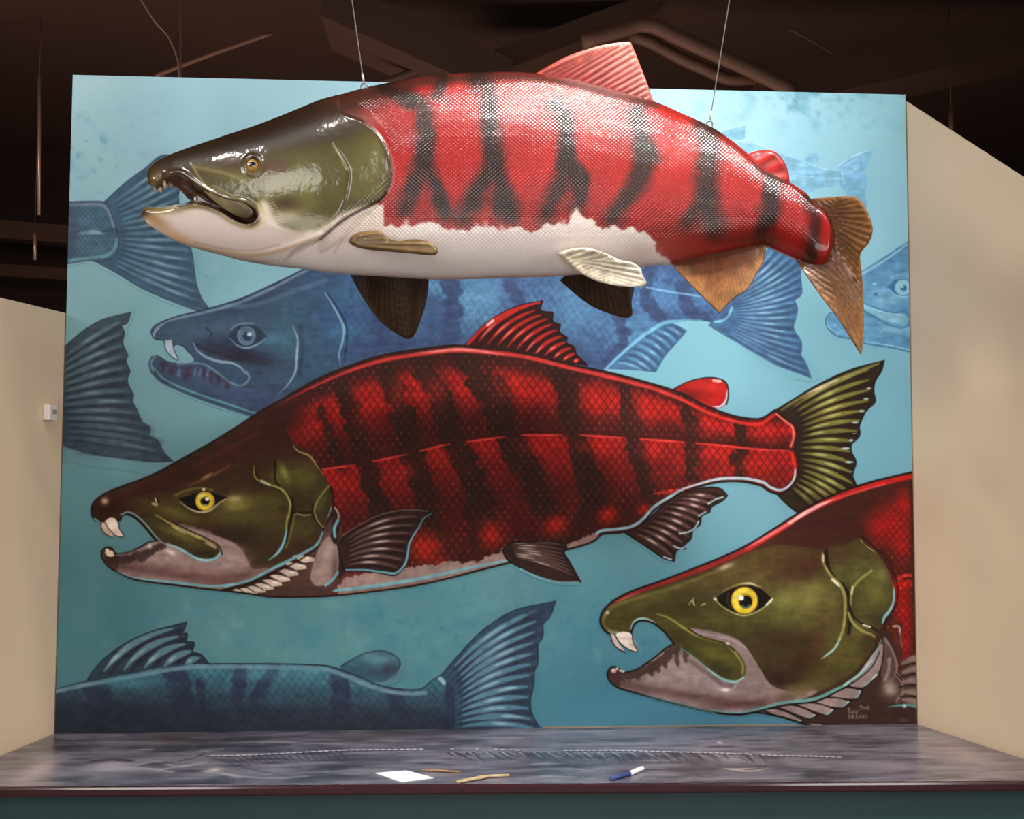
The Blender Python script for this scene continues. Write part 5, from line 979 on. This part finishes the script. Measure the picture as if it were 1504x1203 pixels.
fish = tag(empty('salmon_sculpture', Vector(on_y([(700, 260)], FY)[0])), 'large glossy red salmon sculpture with black bands hanging on wires before the mural', 'sculpture')
OUT = fish_outline(); V, T, sd = triangulate(OUT, 2.1, (.5, 1.3, 2.6, 4.4))
tq, bq = spline(FISH_TOP + [(1217,300),(1230,310)], False, 3), spline([(1226,395)] + FISH_BOT[:-1] + [(214,330),(200,318)], False, 3)
tq = tq[np.argsort(tq[:, 0])]; bq = bq[np.argsort(bq[:, 0])]
def shape_z(V):
    x, y = V[:, 0], V[:, 1]; top = np.interp(x, tq[:, 0], tq[:, 1]); bot = np.interp(x, bq[:, 0], bq[:, 1]); mid = (top + bot) / 2; half = (bot - top) / 2
    t = np.clip(np.abs(y - mid) / half, 0, 1); Wd = np.interp(x, [205,225,260,320,400,480,560,640,720,820,920,1020,1100,1170,1210,1224], [9,16,26,39,52,61,68,72,72,68,60,47,40,33,22,8])
    z = Wd * np.sqrt(np.clip(1 - t**2.15, 0, 1))
    s = sample(sd, V); e = sample(d_end, V); z = z * np.sqrt(1 - (1 - np.clip(e / 13, 0, 1))**2)
    z = np.minimum(z, 1000) * np.clip(s / .4, 0, 1)**.5
    V = to_px(place_mid(V, z)); x, y = V[:, 0], V[:, 1]
    g = sample(sd_gill, V); z = z + np.where(g > 0, 3.4 * np.exp(-g / 26) * np.clip(g / 2.0, 0, 1), 0) * np.clip(z / 20, 0, 1)
    pg = sample(d_pre, V); z -= 1.0 * np.exp(-(pg / 2.2)**2) * np.clip(z / 20, 0, 1)
    mo = sample(sd_mouth, V); k = np.clip(mo / 9, 0, 1); k = k * k * (3 - 2 * k); z = z * (1 - .72 * k) + 2.2 * np.exp(-(np.clip(mo, -50, 50) + 2)**2 / 10) * np.clip(z / 12, 0, 1)
    ey = np.hypot(x - 372, y - 243); z = z - 6 * np.exp(-(ey / 9.0)**4) + 1.8 * np.exp(-((ey - 14) / 3.0)**2)
    jw = sample(d_jaw, V); z += 1.6 * np.exp(-(jw / 5.0)**2) * np.clip(z / 20, 0, 1)
    return z
HEADP = [(200,100,1),(500,100,1)] + GILL + [(430,372),(400,420,1),(200,420,1)]
d_end = np.minimum(full_sdf([(214,326)] + FISH_JAW + FISH_NOTCH + [(216,260)], False), full_sdf([(1192,293)] + FISH_END + [(1188,395)], False))
sd_gill = full_sdf(HEADP); d_pre = full_sdf([(488,212),(498,226),(507,240),(512,256),(509,282),(502,306),(490,326)], False); sd_mouth = full_sdf(MOUTH); d_jaw = full_sdf([(260,352),(310,366),(370,374),(420,365),(470,346)], False)
zf = shape_z(V); rim = sample(sd, V) < .12
def body_colour(V2, cu, isback):
    p = to_px(cu); p[isback] = V2[isback]; q = np.where((np.abs(p - V2).max(1) < 40)[:, None], p, V2)
    s = sample(sd, q); q = np.where((s < 1)[:, None], V2, q)
    return sample(fc.C, q)
body = two_sided('body', V, T, zf, body_colour, M_skin, fish, place_mid, rim)
V2 = np.zeros((len(body.data.vertices), 3), np.float32); buf = V2.ravel().copy(); body.data.attributes['trace'].data.foreach_get('vector', buf); V2 = buf.reshape(-1, 3)[:, :2].astype(float)
sc_m = np.clip(-sample(sd_gill, V2) / 8, 0, 1) * (1 - .7 * np.clip((V2[:, 1] - 320) / 60, 0, 1)) * np.clip((1195 - V2[:, 0]) / 30, 0, 1)
at_ = body.data.attributes.new('scaled', 'FLOAT', 'POINT'); at_.data.foreach_set('value', sc_m.astype(np.float32))

def surf(px, k=0.0):                                  # a point on the front skin of the sculpture
    p = np.array([px], float); z = shape_z(p); return Vector(place_mid(p, z + k)[0])
def surf_through(px, k=0.0):
    p = np.array([px], float)
    for _ in range(6):
        P = place_mid(p, shape_z(p) + k); p = p + (np.array([px]) - to_px(P))
    return Vector(P[0]), p[0]
# maxilla plates, eyes, teeth
def plate(name, pts, zoff, thick, col, side, m=M_fin):
    V_, T_, s_ = triangulate(pts, 2.0, (.5, 1.4)); sdl = sample(s_, V_); prof = np.sqrt(1 - (1 - np.clip(sdl / 6, 0, 1))**2) * thick
    base = shape_keep(V_) + zoff
    def pl_(VV, z):
        P = on_y(VV, FY + bend(VV[:, 0]) - z * MPP)
        if side < 0: P[:, 1] = 2 * FY - P[:, 1]
        return P
    return two_sided(name, V_, T_, base + prof, lambda a, b, c: col(a), m, fish, pl_, sdl < .12, zb=base - prof * .3)
def shape_keep(V_):
    x, y = V_[:, 0], V_[:, 1]; top = np.interp(x, tq[:, 0], tq[:, 1]); bot = np.interp(x, bq[:, 0], bq[:, 1]); mid = (top + bot) / 2; half = (bot - top) / 2
    t = np.clip(np.abs(y - mid) / half, 0, 1); Wd = np.interp(x, [205,225,260,320,400,480], [9,16,26,39,52,61]); return Wd * np.sqrt(np.clip(1 - t**2.15, 0, 1))
def max_col(a):
    d = sample(full_sdf(MAXILLA), a); n = sample(fbm(fc.h, fc.w, 7, 3, 2), a)[:, None]; k = np.clip(d / 5, 0, 1)[:, None]
    t = np.clip((a[:, :1] - 330) / 45, 0, 1); return (rgb((138,128,78)) * (1 - k) + rgb((104,90,58)) * k) * (1 - t * .35) * (.85 + .3 * n)
for sdn in (1, -1): plate('jaw_plate', MAXILLA, -1.0, 3.6, max_col, sdn)
def uvsphere(name, c, r, m, parent, sx=1, sy_=1, sz=1, seg=28):
    bm = bmesh.new(); bmesh.ops.create_uvsphere(bm, u_segments=seg, v_segments=seg // 2, radius=r); bmesh.ops.scale(bm, verts=bm.verts, vec=(sx, sy_, sz)); bmesh.ops.translate(bm, verts=bm.verts, vec=c)
    return bmobj(name, bm, m, parent, True)
M_eye = bpy.data.materials.new('glass_eye'); M_eye.use_nodes = True
M_pupil = mat('black_pupil', (16,10,8), .08, coat=1.0)
def eye_material(m):
    nt = m.node_tree; b = nt.nodes['Principled BSDF']; g = nt.nodes.new('ShaderNodeAttribute'); g.attribute_name = 'pigment'; nt.links.new(g.outputs['Color'], b.inputs['Base Color'])
    b.inputs['Roughness'].default_value = .12; b.inputs['Coat Weight'].default_value = 1; b.inputs['Coat Roughness'].default_value = .02
eye_material(M_eye)
for sdn in (1, -1):
    p, q = surf_through((372, 243), -3.0)
    if sdn < 0: p = Vector((p.x, 2 * FY - p.y, p.z))
    R_ = 11.0 * MPP; e = uvsphere('eye', p, R_, M_eye, fish, 1, .75, 1, 56)
    co = np.array([tuple(v.co) for v in e.data.vertices]); r = np.hypot(co[:, 0] - p.x + .0, co[:, 2] - p.z) / R_
    front = (co[:, 1] - p.y) * sdn < 0; c = np.where((r < .40)[:, None], rgb((22,12,8)), np.where((r < .52)[:, None], rgb((150,92,40)), np.where((r < .86)[:, None], rgb((206,140,62)), rgb((58,36,22))))); c[~front] = (40, 30, 24)
    set_pigment(e.data, c)
    uvsphere('pupil', Vector((p.x, p.y - sdn * R_ * .62, p.z)), R_ * .42, M_pupil, e, 1, .35, 1)
M_tooth = mat('ivory_tooth', (206,170,132), .35, coat=.5)
for (x, y, dx, dy, z) in ((243,268,3,12,8), (236,274,2,11,4), (246,266,6,9,-6), (228,272,1,10,0)):
    a = place_mid(np.array([(x, y)], float), np.array([z]))[0]; b2_ = place_mid(np.array([(x + dx, y + dy)], float), np.array([z]))[0]
    tube('tooth', [Vector(a), Vector(a).lerp(Vector(b2_), .5), Vector(b2_)], .004, M_tooth, fish, 10, [.0055, .0042, .0008])
# fins ----------------------------------------------------------
def fin(name, outline, root, tips, nray, base_col, tip_col, zfun, label=None, thick=3.2, rib=2.2, step=2.6, exact=True, dark=.55, tipdark=0.0, m=None):
    V_, T_, s_ = triangulate(outline, step, (.6, 1.5)); sdl = sample(s_, V_)
    rp = spline(root, False, 1.5); tp = spline(tips, False, 1.5); K = 140
    ts = np.linspace(0, 1, K); A_ = np.array([rp[int(t * (len(rp) - 1))] for t in ts]); B_ = np.array([tp[int(t * (len(tp) - 1))] for t in ts]); D_ = B_ - A_; L2 = (D_**2).sum(1)
    best = np.full(len(V_), 1e9); tt = np.zeros(len(V_)); uu = np.zeros(len(V_))
    for k in range(K):
        w = V_ - A_[k]; u = np.clip((w @ D_[k]) / max(L2[k], 1), -.2, 1.2); d = np.hypot(*(w - u[:, None] * D_[k]).T); b = d < best; best[b] = d[b]; tt[b] = ts[k]; uu[b] = u[b]
    uu = np.clip(uu, 0, 1); ph = tt * nray; ridge = .5 + .5 * np.cos(2 * np.pi * ph)
    prof = thick * np.sqrt(1 - (1 - np.clip(sdl / 3.5, 0, 1))**2) * (1.3 - .5 * uu); zf_ = prof + rib * (ridge - .5) * np.clip(sdl / 4, 0, 1) * np.clip(uu * 3, 0, 1)
    zc_ = zfun(V_, tt, uu)
    def place_fin(VV, z):
        if exact: return on_y(VV, FY + bend(VV[:, 0]) - (z) * MPP)
        return place_mid(VV, z)
    n = sample(fbm(fc.h, fc.w, 12, 17, 3), V_)
    c = rgb(base_col) * (1 - uu[:, None]) + rgb(tip_col) * uu[:, None]; c = c * (1 - (1 - dark) * (1 - ridge[:, None]) * .6) * (.8 + .4 * n[:, None])
    cd = {tuple(np.round(v, 3)): i for i, v in enumerate(V_)}
    def colf(a, b, cc_): idx = [cd[tuple(np.round(v, 3))] for v in a]; return c[idx]
    o = two_sided(name, V_, T_, zc_ + zf_, colf, m or M_fin, fish, place_fin, np.zeros(len(V_), bool) | (sdl < .12), zb=zc_ - zf_)
    if label: o['label'] = label
    return o
flat = lambda z0=0.0, z1=0.0: (lambda V_, t, u: z0 + (z1 - z0) * u)
fin('dorsal_fin', [(776,114,1),(800,100),(830,84),(860,73),(890,65),(922,61),(927,63,1),(932,75),(940,95),(948,115),(955,135),(962,154,1),(940,156),(900,146),(860,136),(815,126)], [(782,114),(820,120),(870,134),(955,152)], [(890,66),(915,62),(928,68),(938,88),(948,112),(956,132),(961,150)], 15, (120,24,20), (196,110,96), flat(), thick=3.5, rib=2.0)
fin('adipose_fin', [(1094,228,1),(1110,222),(1126,220),(1140,224),(1151,236),(1158,252),(1160,268,1),(1140,266),(1115,252)], [(1096,232),(1140,262)], [(1110,222),(1140,224),(1158,262)], 3, (176,30,26), (176,34,30), flat(), thick=10, rib=1.0)
fin('tail_fin', [(1190,292,1),(1214,290),(1244,288),(1260,291),(1270,303),(1278,320),(1282,338),(1276,357),(1264,373),(1266,400),(1268,430),(1269,470),(1267,505),(1265,523,1),(1252,502),(1232,470),(1206,436),(1184,405),(1168,381,1),(1180,370),(1205,330)], [(1192,298),(1210,330),(1206,365),(1176,384)], [(1215,290),(1250,290),(1270,303),(1281,338),(1266,374),(1268,430),(1267,500),(1240,482),(1180,398)], 36, (86,46,24), (146,98,52),
    lambda V_, t, u: 10 * np.sin(t * 9) * u + 8 * u, thick=4, rib=1.3)
fin('anal_fin', [(984,386,1),(1010,414),(1035,440),(1057,461,1),(1066,450),(1080,437),(1099,424),(1110,405),(1121,385),(1126,360,1),(1110,352),(1050,362),(1005,374)], [(990,384),(1050,366),(1120,356)], [(988,392),(1030,436),(1057,460),(1098,424),(1124,366)], 34, (92,40,22), (176,124,72), flat(0, 10), thick=3.5, rib=.6)
fin('pelvic_fin', [(818,372,1),(835,366),(862,364),(889,372),(912,382),(926,384),(940,393),(944,404),(950,415,1),(944,421),(912,421),(873,412),(842,394)], [(808,362),(814,372),(828,392)], [(900,372),(935,386),(950,414),(915,424)], 10, (206,190,160), (214,204,186), lambda V_, t, u: 52 + 26 * u, thick=4, rib=3.0, dark=.6)
fin('pelvic_fin', [(822,412,1),(846,433),(873,452),(905,464),(921,467),(929,462),(928,444),(932,420),(930,404,1),(890,388),(845,392)], [(830,398),(870,390),(925,400)], [(826,415),(870,450),(922,466),(930,424)], 16, (58,36,22), (66,44,26), lambda V_, t, u: -30 - 30 * u, label='dark brown fin on the far side', thick=3.5, rib=1.6)
fin('pectoral_fin', [(513,402,1),(525,424),(541,450),(560,474),(582,490),(600,498),(610,490),(618,470),(625,448),(629,425),(630,404,1),(600,392),(550,390)], [(520,395),(570,392),(625,398)], [(515,408),(545,458),(600,497),(628,430)], 20, (56,34,20), (66,44,26), lambda V_, t, u: -36 - 40 * u, label='dark brown fin on the far side', thick=3.5, rib=1.6)
fin('pectoral_fin', [(512,354),(518,345),(532,340),(556,339),(568,348),(585,354),(606,351),(628,354),(639,361),(644,369),(638,375),(610,373),(563,369),(534,366),(518,361)], [(514,352),(518,360)], [(556,340),(606,352),(643,366),(636,375)], 3, (104,76,40), (122,94,52), lambda V_, t, u: 66 + 34 * (V_[:, 0] - 512) / 130, label='olive brown fin pointing at the viewer', thick=11, rib=1.5, step=2.2)
# hanging wires
M_wire = mat('steel_wire', (214,206,198), .25, metal=.5); M_ring = mat('steel_eyelet', (150,146,140), .3, metal=1.0)
for px0, px1, lab in (((535,127), (521,28), 'thin steel wire holding the sculpture behind its head, left of the two'), ((1042,182), (1067,28), 'thin steel wire holding the sculpture near its tail, right of the two')):
    a = pt(px0, FY); b2_ = pt(px1, FY); d = (b2_ - a).normalized(); top_ = a + d * ((5.5 - a.z) / d.z)
    w = tag(empty('suspension_wire', a), lab, 'wire', 'hanging wires')
    tube('cable', [a + d * .006, top_], .0013, M_wire, w, 8); tube('crimp', [a + d * .012, a + d * .032], .0028, M_wire, w, 10)
    bm = bmesh.new(); R0, r0 = .0075, .0022
    vs = [[bm.verts.new(a + Vector(((R0 + r0 * math.cos(v)) * math.cos(u), r0 * math.sin(v), (R0 + r0 * math.cos(v)) * math.sin(u)))) for v in [2 * math.pi * j / 8 for j in range(8)]] for u in [2 * math.pi * i / 20 for i in range(20)]]
    for i in range(20):
        for j in range(8): bm.faces.new((vs[i][j], vs[(i + 1) % 20][j], vs[(i + 1) % 20][(j + 1) % 8], vs[i][(j + 1) % 8]))
    bmobj('eyelet', bm, M_ring, w, True)
